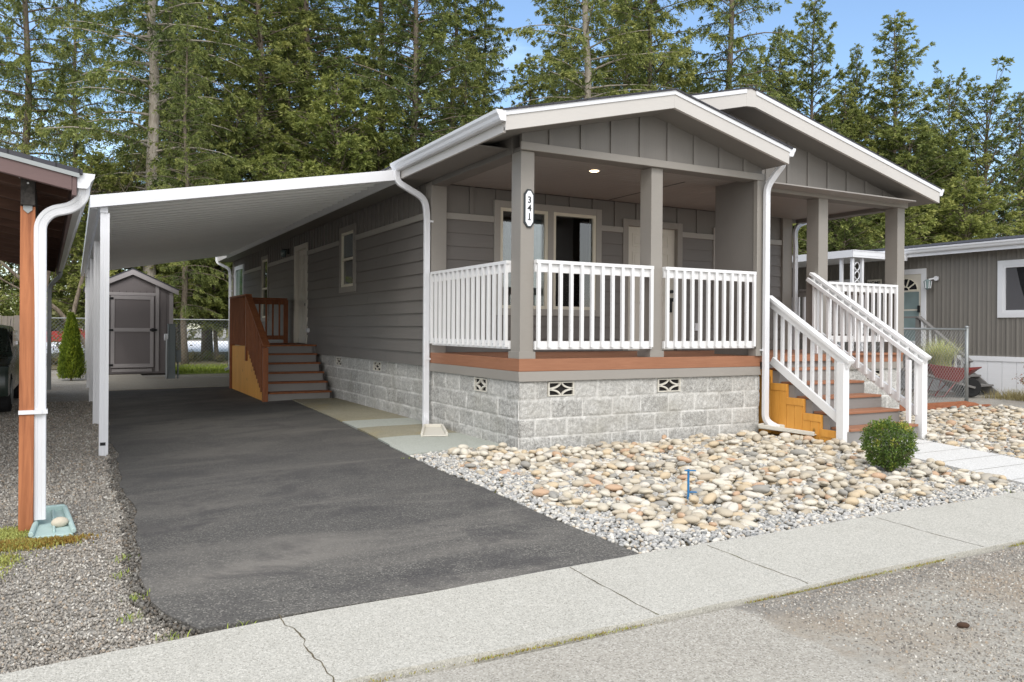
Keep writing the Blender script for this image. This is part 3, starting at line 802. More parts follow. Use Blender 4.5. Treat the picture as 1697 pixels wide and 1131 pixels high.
m.box(-.405, -.375, -.3595, 17.8, 3.262, zl(-.39))
m.box(3.53, 3.56, -.3595, .6, zr1(3.56)-.18, zr1(3.56)-.01); m.box(7.28, 7.305, .1405, 17.8, zr2(7.3)-.18, zr2(7.3)-.01)
m.build('fascia', M['fascia'], house)
m = MB()                                                # white metal drip edge along the rakes
rake(m, -.40, 1.746, zl, -.412, -.4005, -.001, .046); rake(m, 1.746, 3.57, zr1, -.412, -.4005, -.001, .046)
rake(m, 1.95, 3.338, zl, .088, .0995, -.001, .05); rake(m, 3.503, 7.318, zr2, .088, .0995, -.001, .05)
m.build('drip_edge', M['metal_white'], house)

# K-style gutters
KP = [(0, 0), (.06, 0), (.075, .02), (.085, .05), (.105, .075), (.11, .105), (.10, .108), (.092, .08), (.07, .052), (.055, .012), (.006, .012), (.006, .108), (0, .108)]
def gutter(x, side, y0, y1, z, parent, mat='metal_white'):
    mb = MB(); poly = [(x+side*a, z+b) for a, b in KP]
    mb.prism(poly if side > 0 else poly[::-1], 1, y0, y1)
    cap = [(x+side*a, z+b) for a, b in KP[:6]+[(0, .108)]]
    mb.prism(cap if side > 0 else cap[::-1], 1, y0-.006, y0); mb.prism(cap if side > 0 else cap[::-1], 1, y1, y1+.006)
    return mb.build('gutter', M[mat], parent)
gutter(-.4055, -1, -.415, 2.60, 3.362, house)
gutter(3.5605, 1, -.40, .6, zr1(3.56)-.095, house)
gutter(7.3055, 1, .10, 17.8, zr2(7.3)-.10, house)
def downspout(path, parent, w=.078, d=.056, mat='metal_white', up=(0, 1, 0), straps=(), name='downspout'):
    # ribbed rectangular pipe
    hw, hd = w/2, d/2; pr = []
    for sx, sy in ((-1, -1), (1, -1), (1, 1), (-1, 1)):
        pr.append((sx*hw, sy*hd))
    prof = [(-hw, -hd+.006), (-hw+.006, -hd), (-hw*.35, -hd), (-hw*.3, -hd+.004), (hw*.3, -hd+.004), (hw*.35, -hd), (hw-.006, -hd), (hw, -hd+.006),
            (hw, hd-.006), (hw-.006, hd), (-hw+.006, hd), (-hw, hd-.006)]
    mb = MB().sweep(path, prof, up)
    for (c, s_) in straps: mb.box(c[0]-s_[0], c[0]+s_[0], c[1]-s_[1], c[1]+s_[1], c[2]-s_[2], c[2]+s_[2])
    return mb.build(name, M[mat], parent)
def bend(pts, r=.07, n=5):
    """round the corners of a polyline"""
    P = [Vector(p) for p in pts]; out = [P[0]]
    for a, b, c in zip(P, P[1:], P[2:]):
        u = (a-b); v = (c-b); k = min(r, u.length*.48, v.length*.48); p = b+u.normalized()*k; q = b+v.normalized()*k
        for i in range(n+1):
            t = i/n; out.append(p*(1-t)**2+b*2*t*(1-t)+q*t*t)
    return out+[P[-1]]
downspout(bend([(-.455, 2.50, 3.37), (-.455, 2.50, 3.22), (-.085, 2.44, 3.02), (-.06, 2.42, 2.8), (-.06, 2.42, .12), (-.14, 2.22, .02)], .11), house, up=(0, 1, 0),
          straps=[((-.03, 2.42, .90), (.05, .03, .012)), ((-.03, 2.42, 2.72), (.05, .03, .012))])
downspout(bend([(3.615, -.25, 3.46), (3.615, -.25, 3.38), (3.60, -.17, 3.3), (3.525, -.075, 3.12), (3.525, -.075, 2.9), (3.525, -.075, .16), (3.66, -.16, .075)], .09), house,
          straps=[((3.525, -.04, 1.06), (.055, .03, .012))])
downspout(bend([(7.36, 2.62, 3.36), (7.36, 2.62, 3.27), (6.98, 2.50, 3.16), (6.835, 2.44, 3.02), (6.835, 2.42, 2.8), (6.835, 2.42, .2)], .1), house)
downspout(bend([(-.42, 17.75, 3.4), (-.42, 17.75, 3.24), (-.08, 17.6, 3.05), (-.06, 17.6, 2.8), (-.06, 17.6, .1), (-.2, 17.5, .06)], .1), house,
          straps=[((-.03, 17.6, 2.4), (.05, .03, .012))])
def splash(name, label, loc, rz, mat, l=.62, w=.30):
    t = MB()
    t.add([(-w*.38, 0, 0), (w*.38, 0, 0), (w*.5, -l, 0), (-w*.5, -l, 0), (-w*.38, 0, .022), (w*.38, 0, .022), (w*.5, -l, .014), (-w*.5, -l, .014)],
          [(0,1,2,3)[::-1][::-1],(7,6,5,4),(0,4,5,1),(1,5,6,2),(2,6,7,3),(3,7,4,0)])
    for s in (-1, 1): t.bar((s*w*.38, 0, .035), (s*w*.49, -l, .022), .03, .05)
    t.bar((-w*.38, 0, .035), (w*.38, 0, .035), .03, .05)
    o = t.build(name, M[mat], None, .008); o.location = loc; o.rotation_euler = (0, 0, rz); return o
SPL = 'cream concrete splash block under the downspout at the slab path'
o = splash('splash_block', SPL, (-.33, 2.05, .032), math.radians(-35), 'concretelight', .75, .3)
o.location = (-.13, 2.0, .03); o.rotation_euler = (0, 0, math.radians(-22)); tag(o, SPL, 'splash block')
SPL = 'cream concrete splash block under the downspout beside the yellow step skirt'
o = splash('splash_block', SPL, (3.52, .0, .05), math.radians(15), 'concretelight', .7, .3)
tag(o, SPL, 'splash block')
o.location = (3.50, -.05, .075); o.rotation_euler = (math.radians(2), 0, math.radians(22))

# --- porch deck
m = MB(); m.box(-.006, 3.50, -.006, .03, .85, .985); m.box(-.006, .03, .0301, 2.41, .85, .985); m.box(5.12, 7.03, .495, .53, .85, .985); m.box(6.995, 7.03, .5301, 2.5, .85, .985)
m.build('deck_edge', M['brown'], house, .003)
m = MB()
for i in range(18):
    y = .031+.14*i
    if y+.136 < .52: m.box(.031, 3.44, y, y+.136, .955, .984)
    elif y < 2.4: m.box(.031, 6.99, y, min(y+.136, 2.5), .955, .984)
m.box(3.60, 5.1, .13, .5, .955, .982)
m.build('deck_board', M['brown'], house, .002)
m = MB(); m.prism([(.03, .743), (-.022, .743), (-.008, .848), (.03, .848)], 0, -.015, 3.5)
m.prism([(.02, .743), (-.024, .743), (-.01, .848), (.02, .848)][::-1], 1, -.014, 2.42) if False else m.box(-.016, .01, .0301, 2.42, .743, .848)
m.box(5.12, 7.035, .49, .53, .745, .848); m.box(6.99, 7.035, .5301, 2.5, .745, .848)
m.build('skirt_board', M['trim'], house, .003)

# --- posts with base and trim
def post(x0, x1, y0, y1, z0=.985, z1=3.206):
    m = MB(); m.box(x0, x1, y0, y1, z0, z1); p = m.build('porch_post', M['trim'], house, .004)
    b = MB(); b.box(x0-.018, x1+.018, y0-.018, y0, z0+.0005, z0+.075); b.box(x0-.018, x1+.018, y1, y1+.018, z0+.0005, z0+.075)
    b.box(x0-.018, x0, y0, y1, z0+.0005, z0+.075); b.box(x1, x1+.018, y0, y1, z0+.0005, z0+.075)
    b.build('post_base', M['trim'], p, .002)
    return p
cp = post(.018, .182, .025, .235); post(1.772, 1.94, .03, .24)
post(5.175, 5.37, .52, .735); post(6.92, 7.09, .52, .735)

# --- railings: cap, sub rail, bottom rail and balusters
def railing(p, q, zc, zb, n, side, mat='white', bmat=None, proj=.022, bw=.036, zbal=None, label=None, screws=False):
    """p,q 2D ends; side = outward normal the balusters stand on"""
    bmat = bmat or mat
    p, q = Vector(p), Vector(q); d = (q-p).normalized(); s = Vector(side)
    m = MB()
    def b(a0, a1, o0, o1, z0, z1):
        P0 = p+d*a0; P1 = p+d*a1; oc = (o0+o1)/2
        m.bar((*(P0+s*oc), (z0+z1)/2), (*(P1+s*oc), (z0+z1)/2), abs(o1-o0), z1-z0)
    L = (q-p).length
    b(0, L, -.05, .048, zc-.038, zc); b(0.002, L-.002, -.02, .018, zc-.13, zc-.0385)
    r = m.build('railing', M[mat], house, .003)
    m = MB(); b(.002, L-.002, -.02, .018, zb, zb+.09); m.build('bottom_rail', M[mat], r, .003)
    if label: r['label'] = label
    L2 = L-.06
    for i in range(n):
        c = p+d*(.03+L2*i/(n-1)); c3 = c+s*(.0185+bw/2)
        mm = MB(); mm.bar((*c3, zb+.022), (*c3, zc-.0395), bw, bw, (d.x, d.y, 0)); nf = len(mm.f)
        if screws: mm.disc((*(c3+s*(bw/2+.0008)), zb+.05), .0055, 0 if abs(s.x) > .5 else 1, .002, 8)
        bo = mm.build('baluster', M[bmat], r)
        if screws:
            bo.data.materials.append(M['steel'])
            for f in bo.data.polygons[nf:]: f.material_index = 1
    return r
railing((.185, .012), (1.768, .012), 2.047, 1.083, 12, (0, -1))
railing((1.944, .012), (3.40, .012), 2.047, 1.083, 12, (0, -1))
railing((.012, .24), (.012, 2.36), 2.047, 1.085, 16, (-1, 0), screws=True)
railing((5.374, .545), (6.915, .545), 2.02, 1.15, 12, (0, -1))
railing((6.98, .74), (6.98, 2.66), 2.03, 1.17, 16, (1, 0), 'trim', 'white', label='grey capped side railing')

# --- front steps
RN = [.13-.258*k for k in range(6)]; RZ = [.985-.164*k for k in range(6)]
m = MB()
for k in range(6):
    zt = RZ[k]-.03; zb = RZ[k+1] if k < 5 else -.04
    m.box(3.76, 5.0, RN[k]+.02, RN[k]+.04, zb, zt-.0015)
for xx in (3.735, 5.0):                                       # notched side boards
    pts = [(.5, .955)]
    pts = [(.5, -.1), (RN[5]+.02, -.1)]
    for k in range(5, -1, -1):
        pts.append((RN[k]+.02, RZ[k]-.032)); pts.append((RN[k-1]+.02 if k else .5, RZ[k]-.032))
    m.prism(pts, 0, xx, xx+.025)
stair = m.build('staircase', M['stairgrey'], house)
stair['label'] = 'front steps with brown treads and grey risers'
for k in range(1, 6):
    t = MB(); t.box(3.762, 4.998, RN[k], RN[k-1]+.018, RZ[k]-.029, RZ[k]); t.build('tread', M['brown'], stair, .004)
t = MB(); t.box(3.60, 5.12, RN[0]-.0, .129, RZ[0]-.03, RZ[0]) if False else None
t = MB(); t.box(3.60, 5.10, .105, .1295, .90, .982); t.build('tread', M['brown'], stair, .003)
# yellow skirting under the steps: stepped plywood with vertical boards
pts = [(.40, -.1), (-1.02, -.1)]
ys_ = [-1.02, -.94, -.94, -.78, -.78, -.53, -.53, -.27, -.27, .0, .0, .40]; zs_ = [.12, .12, .14, .14, .298, .298, .474, .474, .635, .635, .80, .80]
yp = [(-1.02, .13), (-.79, .13), (-.79, .30), (-.53, .30), (-.53, .47), (-.265, .47), (-.265, .635), (.0, .635), (.0, .80), (.40, .80)]
for xx, o_ in ((3.70, -1), (5.03, 1)):
    m = MB(); m.prism(pts+yp, 0, xx, xx+.03)
    for (a, za), (b, zb) in zip(yp[::2], yp[1::2]):
        m.box(xx-.012 if o_ < 0 else xx+.03, xx if o_ < 0 else xx+.042, a+.002, b-.002 if b < .39 else .4, za-.085, za+.004)
    y = -1.0
    while y < .38:
        zt = [z for (yy, z) in yp if yy <= y+.001][-1] if y > -1.02 else .13
        m.box(xx-.006 if o_ < 0 else xx+.03, xx if o_ < 0 else xx+.036, y, y+.118, -.1, zt-.09); y += .123
    m.build('step_skirt', M['yellow'], stair)
# sloping railings
def stair_rail(x, ya, za, yb, zb, n, side, newel, drop=.80, tail=0, hand=0):
    m = MB(); sl = (zb-za)/(yb-ya)
    m.bar((x, ya, za-.02), (x, yb-.03, zb-.02-.03*-sl*-1), .10, .04)
    m.bar((x, ya, za-.085), (x, yb, zb-.085), .038, .085)
    m.bar((x, ya-.06, za-drop+sl*-.06), (x, yb+.09, zb-drop+sl*.09), .038, .10)
    if hand:
        m.bar((x+hand*.065, ya+.02, za-.10), (x+hand*.065, yb+.02, zb-.10), .04, .05); 
        for t in (.08, .5, .93):
            y = ya+(yb-ya)*t; z = za+(zb-za)*t; m.box(x, x+hand*.05, y-.02, y+.02, z-.12, z-.08)
    r = m.build('stair_railing', M['white'], house, .003)
    for i in range(n):
        y = ya-.08+(yb-ya+.14)*i/(n-1)*.97; z = za+(y-ya)*sl
        mm = MB(); xx = x+side*.038
        mm.box(xx-.018, xx+.018, y-.018, y+.018, z-drop-.02, z-.05)
        mm.build('baluster', M['white'], r, .002)
    mm = MB()
    for (nx0, nx1, ny0, ny1, nz1) in newel: mm.box(nx0, nx1, ny0, ny1, -.06, nz1)
    mm.build('newel_post', M['white'], r, .004)
    return r
stair_rail(3.715, .06, 1.765, -1.17, .985, 10, 1, [(3.665, 3.765, -1.13, -1.03, .935)])
stair_rail(5.13, .60, 2.15, -1.17, 1.015, 14, -1, [(5.085, 5.185, -1.15, -1.05, .96), (4.975, 5.02, -1.05, -1.0, .95)], hand=-1)
# post behind the right rail's top
m = MB(); m.box(5.10, 5.17, .47, .515, .986, 1.98); m.build('newel_post', M['white'], house, .003)

# --- openings in the recess wall
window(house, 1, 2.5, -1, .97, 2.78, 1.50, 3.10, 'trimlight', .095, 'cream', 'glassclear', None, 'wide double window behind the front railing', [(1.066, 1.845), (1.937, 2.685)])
window(house, 1, 2.5, -1, 5.0, 6.0, 1.40, 2.985, 'trimlight', .09, 'cream', 'glass', 'h')
# a dim room behind the wide window: dark box, pale and green sheets added to mimic glass reflections
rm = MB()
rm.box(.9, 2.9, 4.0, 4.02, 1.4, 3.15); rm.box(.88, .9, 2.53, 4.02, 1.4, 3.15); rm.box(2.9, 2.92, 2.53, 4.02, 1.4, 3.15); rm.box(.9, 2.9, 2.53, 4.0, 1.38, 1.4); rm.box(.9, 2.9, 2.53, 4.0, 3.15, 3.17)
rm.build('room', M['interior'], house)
def reflection_sheet(x0, x1, z0, z1, y, mat):  # wavy sheet behind the pane, coloured as a reflection
    m = MB(); n = int((x1-x0)/.012); k = len(m.v)
    for i in range(n+1):
        x = x0+(x1-x0)*i/n; yy = y+.014*math.sin(i*.9)+.006*math.sin(i*2.3)
        m.v += [(x, yy, z0), (x, yy, z1)]
    m.f += [(2*i, 2*i+2, 2*i+3, 2*i+1) for i in range(n)]
    return m.build('drape', mat, house, 0, True)
reflection_sheet(1.36, 1.83, 1.5, 3.05, 2.60, M['drapepale']); reflection_sheet(2.50, 2.70, 1.5, 3.05, 2.60, M['drapegreen']); reflection_sheet(1.94, 2.03, 1.5, 3.05, 2.60, M['drapegreen'])
def panel_door(parent, axis, c, out, a0, a1, z0, z1, mat='door', hinge=1, rows=((.08, .40), (.45, .80), (.84, .95)), tw=.10, jamb='trim'):
    t = MB(); box_ax(t, axis, c, out, -.05, .034, a0, a0+tw, z0, z1); box_ax(t, axis, c, out, -.05, .034, a1-tw, a1, z0, z1)
    box_ax(t, axis, c, out, -.05, .0325, a0+tw, a1-tw, z1-tw, z1)
    j = t.build('door_frame', M[jamb], parent, .003)
    d = MB(); A0, A1, Z1 = a0+tw, a1-tw, z1-tw
    box_ax(d, axis, c, out, -.09, -.045, A0, A1, z0, Z1)
    w = A1-A0; hgt = Z1-z0
    for r0, r1 in rows:
        for s0, s1 in ((.13, .46), (.54, .87)):
            zz0, zz1, aa0, aa1 = z0+hgt*r0, z0+hgt*r1, A0+w*s0, A0+w*s1
            for (p0, p1, q0, q1) in ((aa0, aa1, zz0, zz0+.02), (aa0, aa1, zz1-.02, zz1), (aa0, aa0+.02, zz0+.02, zz1-.02), (aa1-.02, aa1, zz0+.02, zz1-.02)):
                box_ax(d, axis, c, out, -.045, -.037, p0, p1, q0, q1)
            box_ax(d, axis, c, out, -.045, -.039, aa0+.05, aa1-.05, zz0+.05, zz1-.05)
    dd = d.build('door', M[mat], parent, .002)
    k = MB(); ka = A1-.075 if hinge > 0 else A0+.075
    zz = z0+.93
    if axis == 1:
        k.disc((ka, c+out*-.025, zz+.0), .026, 1, .05, 14); k.box(ka-.022, ka+.022, c-.045*-out*-1 if False else c+out*-.046, c+out*-.028, zz-.33, zz-.10); k.disc((ka, c+out*-.0, zz-.13), .03, 1, .05, 14)
    else:
        k.disc((c+out*-.025, ka, zz), .026, 0, .05, 14); k.box(c+out*-.046, c+out*-.028, ka-.022, ka+.022, zz-.33, zz-.10); k.disc((c+out*0, ka, zz-.13), .03, 0, .05, 14)
    k.build('handle', M['black'], dd)
    return dd
panel_door(house, 1, 2.5, -1, 3.18, 4.345, .986, 3.0, 'door', 1)
fd = panel_door(house, 0, .04, -1, 8.9, 9.98, .985, 3.05, 'door', -1, jamb='door')
m = MB()
for i in range(22): m.box(.0515, .0525, 5.87, 6.49, 2.555+.0185*i, 2.565+.0185*i)
BLIND = m
# --- openings in the long side wall
wb_ = window(house, 0, .04, -1, 5.72, 6.64, 1.925, 3.08, 'trim', .10, 'cream', 'glass', 'h'); BLIND.v = [(x-.0008, y, z) for x, y, z in BLIND.v]; BLIND.build('blind', M['greysteel'], wb_)
window(house, 0, .04, -1, 12.62, 13.46, 1.46, 3.09, 'trim', .09, 'cream', 'glass', 'h')
window(house, 0, .04, -1, 15.9, 17.3, 2.0, 3.09, 'metal_white', .07, 'metal_white', 'glassgreen', None, 'white framed green window at the far end of the side wall')
# wall lamp and outlet
m = MB(); m.box(-.02, .03, 10.45, 10.57, 2.93, 3.05); m.box(-.13, -.02, 10.49, 10.53, 3.02, 3.04)
wl = m.build('wall_lamp', M['black'], house, .004)
MB().tube([(-.10, 10.51, 3.02), (-.10, 10.51, 3.0), (-.10, 10.51, 2.87)], [.03, .07, .045], 12).build('lamp_glass', M['glasspale'], wl, 0, True)
m = MB(); m.disc((.0, 8.76, 1.25), .045, 0, .06, 16); m.build('hose_bib', M['metal_white'], house, .003)
m = MB(); m.box(4.62, 4.70, 2.462, 2.49, 1.30, 1.42); m.build('outlet_cover', M['metal_white'], house, .004)

# number plaque on the corner post
def octo(w, h, c): return [(-w, -h+c), (-w*.35, -h), (w*.35, -h), (w, -h+c), (w, h-c), (w*.35, h), (-w*.35, h), (-w, h-c)]
m = MB(); m.prism([(.112+a, 2.592+b) for a, b in octo(.062, .205, .05)], 1, .008, .0245); pq = m.build('number_plaque', M['greycap'], house, .002)
m = MB(); m.prism([(.112+a, 2.592+b) for a, b in octo(.045, .187, .045)], 1, .005, .0079); m.build('plate', M['signwhite'], pq)
def text(s, size, mat, parent, loc, rot, ext=.002, name='numeral', align='CENTER'):
    c = bpy.data.curves.new(name, 'FONT'); c.body = s; c.size = size; c.align_x = align; c.align_y = 'CENTER'; c.extrude = ext; c.offset = size*.012
    o = bpy.data.objects.new(name, c); COL.objects.link(o)
    bpy.context.view_layer.update()
    me = bpy.data.meshes.new_from_object(o.evaluated_get(bpy.context.evaluated_depsgraph_get())); bpy.data.objects.remove(o); bpy.data.curves.remove(c)
    me.name = name; me.materials.clear(); me.materials.append(mat)
    ob = bpy.data.objects.new(name, me); COL.objects.link(ob); ob.parent = parent; ob.location = loc; ob.rotation_euler = rot; return ob
for i, ch in enumerate('341'):
    text(ch, .098, M['black'], pq, (.112, .003, 2.68-.088*i), (PI/2, 0, 0))
    if ch == '1': MB().box(.092, .132, .0015, .0045, 2.466, 2.474).build('serif', M['black'], pq)

# --- side landing and steps under the carport
LN = [8.2-.25*k for k in range(6)]; LZ = [.975-.163*k for k in range(6)]
m = MB()
for k in range(6):
    m.box(-1.13, -.02, LN[k]+.02, LN[k]+.04, LZ[k+1] if k < 5 else -.03, LZ[k]-.0315)
pts = [(8.24, -.03), (LN[5]+.02, -.03)]
for k in range(5, -1, -1): pts += [(LN[k]+.02, LZ[k]-.032), (LN[k-1]+.02 if k else 8.24, LZ[k]-.032)]
for xx in (-1.15, -.045): m.prism(pts, 0, xx, xx+.02)
ss = m.build('staircase', M['stairgrey'], house); MB().box(-1.13, .02, 8.24, 8.26, 0, .94).build('support_board', M['stairgrey'], ss); ss['label'] = 'side steps under the carport with brown treads'
for k in range(1, 6):
    t = MB(); t.box(-1.128, -.022, LN[k], LN[k-1]+.018, LZ[k]-.029, LZ[k]); t.build('tread', M['redwood'], ss, .003)
t = MB()
for i in range(15): t.box(-1.15, .03, 8.2+.14*i, 8.2+.14*i+.135, .945, .975)
t.build('landing_board', M['redwood'], ss, .002)
m = MB(); yp2 = [(7.0, .14)]
pts = [(10.28, -.03), (7.0, -.03)]+[(7.0, .12)]
for k in range(4, -1, -1): pts += [(LN[k]+.0, LZ[k+1]-.02), (LN[k]+.0, LZ[k]-.02)]
pts += [(10.28, .92)]
m.prism(pts, 0, -1.20, -1.155)
y = 7.02
while y < 10.2: m.box(-1.207, -1.20, y, y+.14, -.03, min(.9, max(.1, .0+(y-6.95)*.652-.03))); y += .148
m.box(-1.2, .02, 10.285, 10.31, -.03, .92)
m.build('step_skirt', M['yellow'], ss)
m = MB()
def rl2(p, q, w=.04, h=.09): m.bar(p, q, w, h)
m.bar((-1.2, 8.55, 1.93), (-1.2, 10.35, 1.93), .12, .036); m.bar((-1.2, 8.55, 1.86), (-1.2, 10.35, 1.86), .035, .09); m.bar((-1.2, 8.55, 1.09), (-1.2, 10.35, 1.09), .035, .09)
m.bar((-1.2, 8.6, 1.93), (-1.2, 6.88, .98), .12, .036); m.bar((-1.2, 8.6, 1.85), (-1.2, 6.95, .92), .035, .09)
m.bar((-1.17, 10.35, 1.93), (-.06, 10.35, 1.93), .12, .036); m.bar((-1.17, 10.35, 1.86), (-.06, 10.35, 1.86), .035, .1); m.bar((-1.17, 10.35, 1.09), (-.06, 10.35, 1.09), .035, .09)
lr = m.build('landing_railing', M['redwood'], house, .003)
for (x, y, z0, z1) in ((-1.2, 8.6, .66, 1.91), (-1.2, 10.35, 0, 1.91), (-.08, 10.35, .97, 1.91), (-1.2, 6.98, -.03, .95)):
    MB().box(x-.045, x+.045, y-.045, y+.045, z0, z1).build('newel_post', M['redwood'], lr, .004)
for i in range(14):
    y = 8.72+.118*i; MB().box(-1.256, -1.222, y-.018, y+.018, .95, 1.9).build('baluster', M['redwood'], lr, .002)
for i in range(12):
    y = 7.1+.125*i; z = .985+(y-6.9)*.554; MB().box(-1.256, -1.222, y-.018, y+.018, z-.93, z-.04).build('baluster', M['redwood'], lr, .002)
for i in range(7):
    x = -1.06+.14*i; MB().box(x-.018, x+.018, 10.31, 10.344, 1.05, 1.88).build('baluster', M['redwood'], lr, .002)
# ------------------------------------------------------------------ white aluminium carport
cpo = thing('carport', 'white aluminium lean-to carport with ribbed roof over the asphalt driveway', 'carport', (-3.85, 2.5, H(-3.85, 2.5)))
cpo_l = Vector(cpo.location)
def put(mb, name, mat, parent, base, **k):
    """geometry given in world coordinates, stored in the thing's own frame"""
    b = Vector(base); mb.v = [tuple(Vector(v)-b) for v in mb.v]
    return mb.build(name, mat, parent, **k)
def cz(x): return 2.745+(x+3.93)*.1812
m = MB(); prof = []
y = 2.55; st = .3
pr = []
while y < 15.9:
    pr += [(y, 0), (y+.045, 0), (y+.05, .055), (y+.295, .055), (y+.2999, 0)]; y += st
vs = [];
for (yy, dz) in pr:
    vs += [(-3.96, yy, cz(-3.96)-.07+dz), (-.40, yy, cz(-.40)-.07+dz)]
fs = [(2*i, 2*i+1, 2*i+3, 2*i+2) for i in range(len(pr)-1)]
m.add(vs, fs)
k = len(m.v); m.add([(-3.96, 2.55, cz(-3.96)-.012), (-.40, 2.55, cz(-.40)-.012), (-.40, 15.9, cz(-.40)-.012), (-3.96, 15.9, cz(-3.96)-.012)], [(0, 1, 2, 3)])
put(m, 'roof_panel', M['alu'], cpo, cpo_l)
m = MB()
m.add([(-4.0, 2.49, cz(-4.0)-.135), (-.43, 2.49, cz(-.43)-.135), (-.43, 2.49, cz(-.43)), (-4.0, 2.49, cz(-4.0)),
       (-4.0, 2.545, cz(-4.0)-.135), (-.43, 2.545, cz(-.43)-.135), (-.43, 2.545, cz(-.43)), (-4.0, 2.545, cz(-4.0))],
      [(0,1,2,3),(7,6,5,4),(4,5,1,0),(3,2,6,7),(0,3,7,4),(1,5,6,2)])
m.box(-.435, -.408, 2.61, 15.9, cz(-.41)-.16, cz(-.41)-.02)
m.box(-3.5, -.44, 15.901, 15.94, 0, 0) if False else None
put(m, 'fascia', M['metal_white'], cpo, cpo_l, bevel=.003)
m = MB(); m.prism([(-4.0, cz(-4.0)-.135), (-3.93, cz(-4.0)-.135), (-3.93, cz(-4.0)-.12), (-3.985, cz(-4)-.12), (-3.985, cz(-4.0)-.005), (-4.0, cz(-4.0)-.005)], 1, 2.5455, 15.94)
put(m, 'gutter', M['metal_white'], cpo, cpo_l)
m = MB(); m.box(-3.90, -3.82, 2.5455, 15.9, cz(-3.93)-.185, cz(-3.93)-.072)
put(m, 'beam', M['metal_white'], cpo, cpo_l, bevel=.003)
for i in range(5):
    y = 2.555+3.3*i; hz = H(-3.85, y)
    m = MB()
    pr = [(-.046, -.05), (-.012, -.05), (-.010, -.046), (.010, -.046), (.012, -.05), (.046, -.05), (.046, .05), (-.046, .05)]
    m.prism([(-3.85+a, y+.05+b) for a, b in pr], 2, hz-.05, cz(-3.93)-.186)
    p = put(m, 'post', M['metal_white'], cpo, cpo_l)
    if i == 0:
        m = MB(); m.box(-3.885, -3.83, y-.003, y+.03, hz+.10, hz+.135); put(m, 'drain_hole', M['black'], p, cpo_l)

# ------------------------------------------------------------------ neighbour's timber carport on the left
NB = Vector((-4.12, -1.05, 0)); NR = math.radians(1.4)
nb = thing('timber_carport', 'old open carport with red stained post, plum fascia and dark plank roof underside', 'carport', NB, NR)
def nz(x, y): return 2.372-.2*x*1.0*0+(-x)*.205+y*.0125     # top of the roof deck in its own frame
L = 12.6
m = MB()
for i in range(44):                                          # roof decking boards running across
    y0 = -.0+i*L/44; y1 = y0+L/44-.008
    m.add([(-6, y0, nz(-6, y0)-.045), (-.03, y0, nz(-.03, y0)-.045), (-.03, y1, nz(-.03, y1)-.045), (-6, y1, nz(-6, y1)-.045),
           (-6, y0, nz(-6, y0)-.02), (-.03, y0, nz(-.03, y0)-.02), (-.03, y1, nz(-.03, y1)-.02), (-6, y1, nz(-6, y1)-.02)],
          [(0,3,2,1),(4,5,6,7),(0,1,5,4),(1,2,6,5),(2,3,7,6),(3,0,4,7)])
for i in range(14):                                          # purlins
    y0 = .5+i*.92
    m.bar((-6, y0, nz(-6, y0)-.09), (-.06, y0, nz(-.06, y0)-.09), .04, .09)
m.build('roof_deck', M['darkwood'], nb)
m = MB(); m.add([(-6, -.06, nz(-6, 0)-.02), (.02, -.06, nz(.02, 0)-.02), (.02, L, nz(.02, L)-.02), (-6, L, nz(-6, L)-.02),
                 (-6, -.06, nz(-6, 0)+.014), (.02, -.06, nz(.02, 0)+.014), (.02, L, nz(.02, L)+.014), (-6, L, nz(-6, L)+.014)],
                [(0,3,2,1),(4,5,6,7),(0,1,5,4),(1,2,6,5),(2,3,7,6),(3,0,4,7)])
m.build('roof', M['shingle'], nb)
m = MB(); m.add([(-6, -.05, nz(-6, 0)-.15), (-.045, -.05, nz(-.045, 0)-.145), (-.045, -.05, nz(-.045, 0)-.045), (-6, -.05, nz(-6, 0)-.045),
                 (-6, .0, nz(-6, 0)-.15), (-.045, .0, nz(-.045, 0)-.145), (-.045, .0, nz(-.045, 0)-.045), (-6, .0, nz(-6, 0)-.045)],
                [(0,1,2,3),(7,6,5,4),(4,5,1,0),(3,2,6,7),(0,3,7,4),(1,5,6,2)])
m.bar((-.03, -.045, nz(0, 0)-.105), (-.03, L, nz(0, L)-.105), .03, .13)
m.build('fascia', M['plumpaint'], nb, .004)
m = MB(); m.add([(-6, -.062, nz(-6, 0)-.047), (0, -.062, nz(0, 0)-.047), (0, -.062, nz(0, 0)-.018), (-6, -.062, nz(-6, 0)-.018),
                 (-6, -.05, nz(-6, 0)-.047), (0, -.05, nz(0, 0)-.047), (0, -.05, nz(0, 0)-.018), (-6, -.05, nz(-6, 0)-.018)],
                [(0,1,2,3),(7,6,5,4),(4,5,1,0),(3,2,6,7),(0,3,7,4),(1,5,6,2)])
m.build('drip_edge', M['steel'], nb)
poly = [(a, b) for a, b in KP]
m = MB()
for (ya, yb) in ((-.03, L),):
    n0 = len(m.v); vs = [(a-.012, ya, nz(0, ya)-.115+b) for a, b in KP]+[(a-.012, yb, nz(0, yb)-.115+b) for a, b in KP]; n = len(KP)
    m.add(vs, [(i, (i+1) % n, (i+1) % n+n, i+n) for i in range(n)])
cap = KP[:6]+[(0, .108)]
m.prism([(a-.012, nz(0, 0)-.115+b) for a, b in cap], 1, -.034, -.03)
m.build('gutter', M['metal_white'], nb)
m = MB(); 
for y0 in (.12, 6.3, 12.2): m.box(-.352, -.262, y0, y0+.092, -.2, 2.13 if y0 < 1 else nz(-.3, y0)-.3)
post_ = m
for y0 in (.12, 6.3, 12.2):
    mm = MB(); mm.box(-.352, -.262, y0, y0+.092, -.2, 2.125 if y0 < 1 else 2.12+.012*y0); mm.build('post', M['postwood'], nb, .004)
m = MB(); m.bar((-.307, .085, 2.24), (-.307, 12.4, 2.24+.012*12.3), .085, .22); bm_ = m.build('beam', M['beamend'], nb, .004)
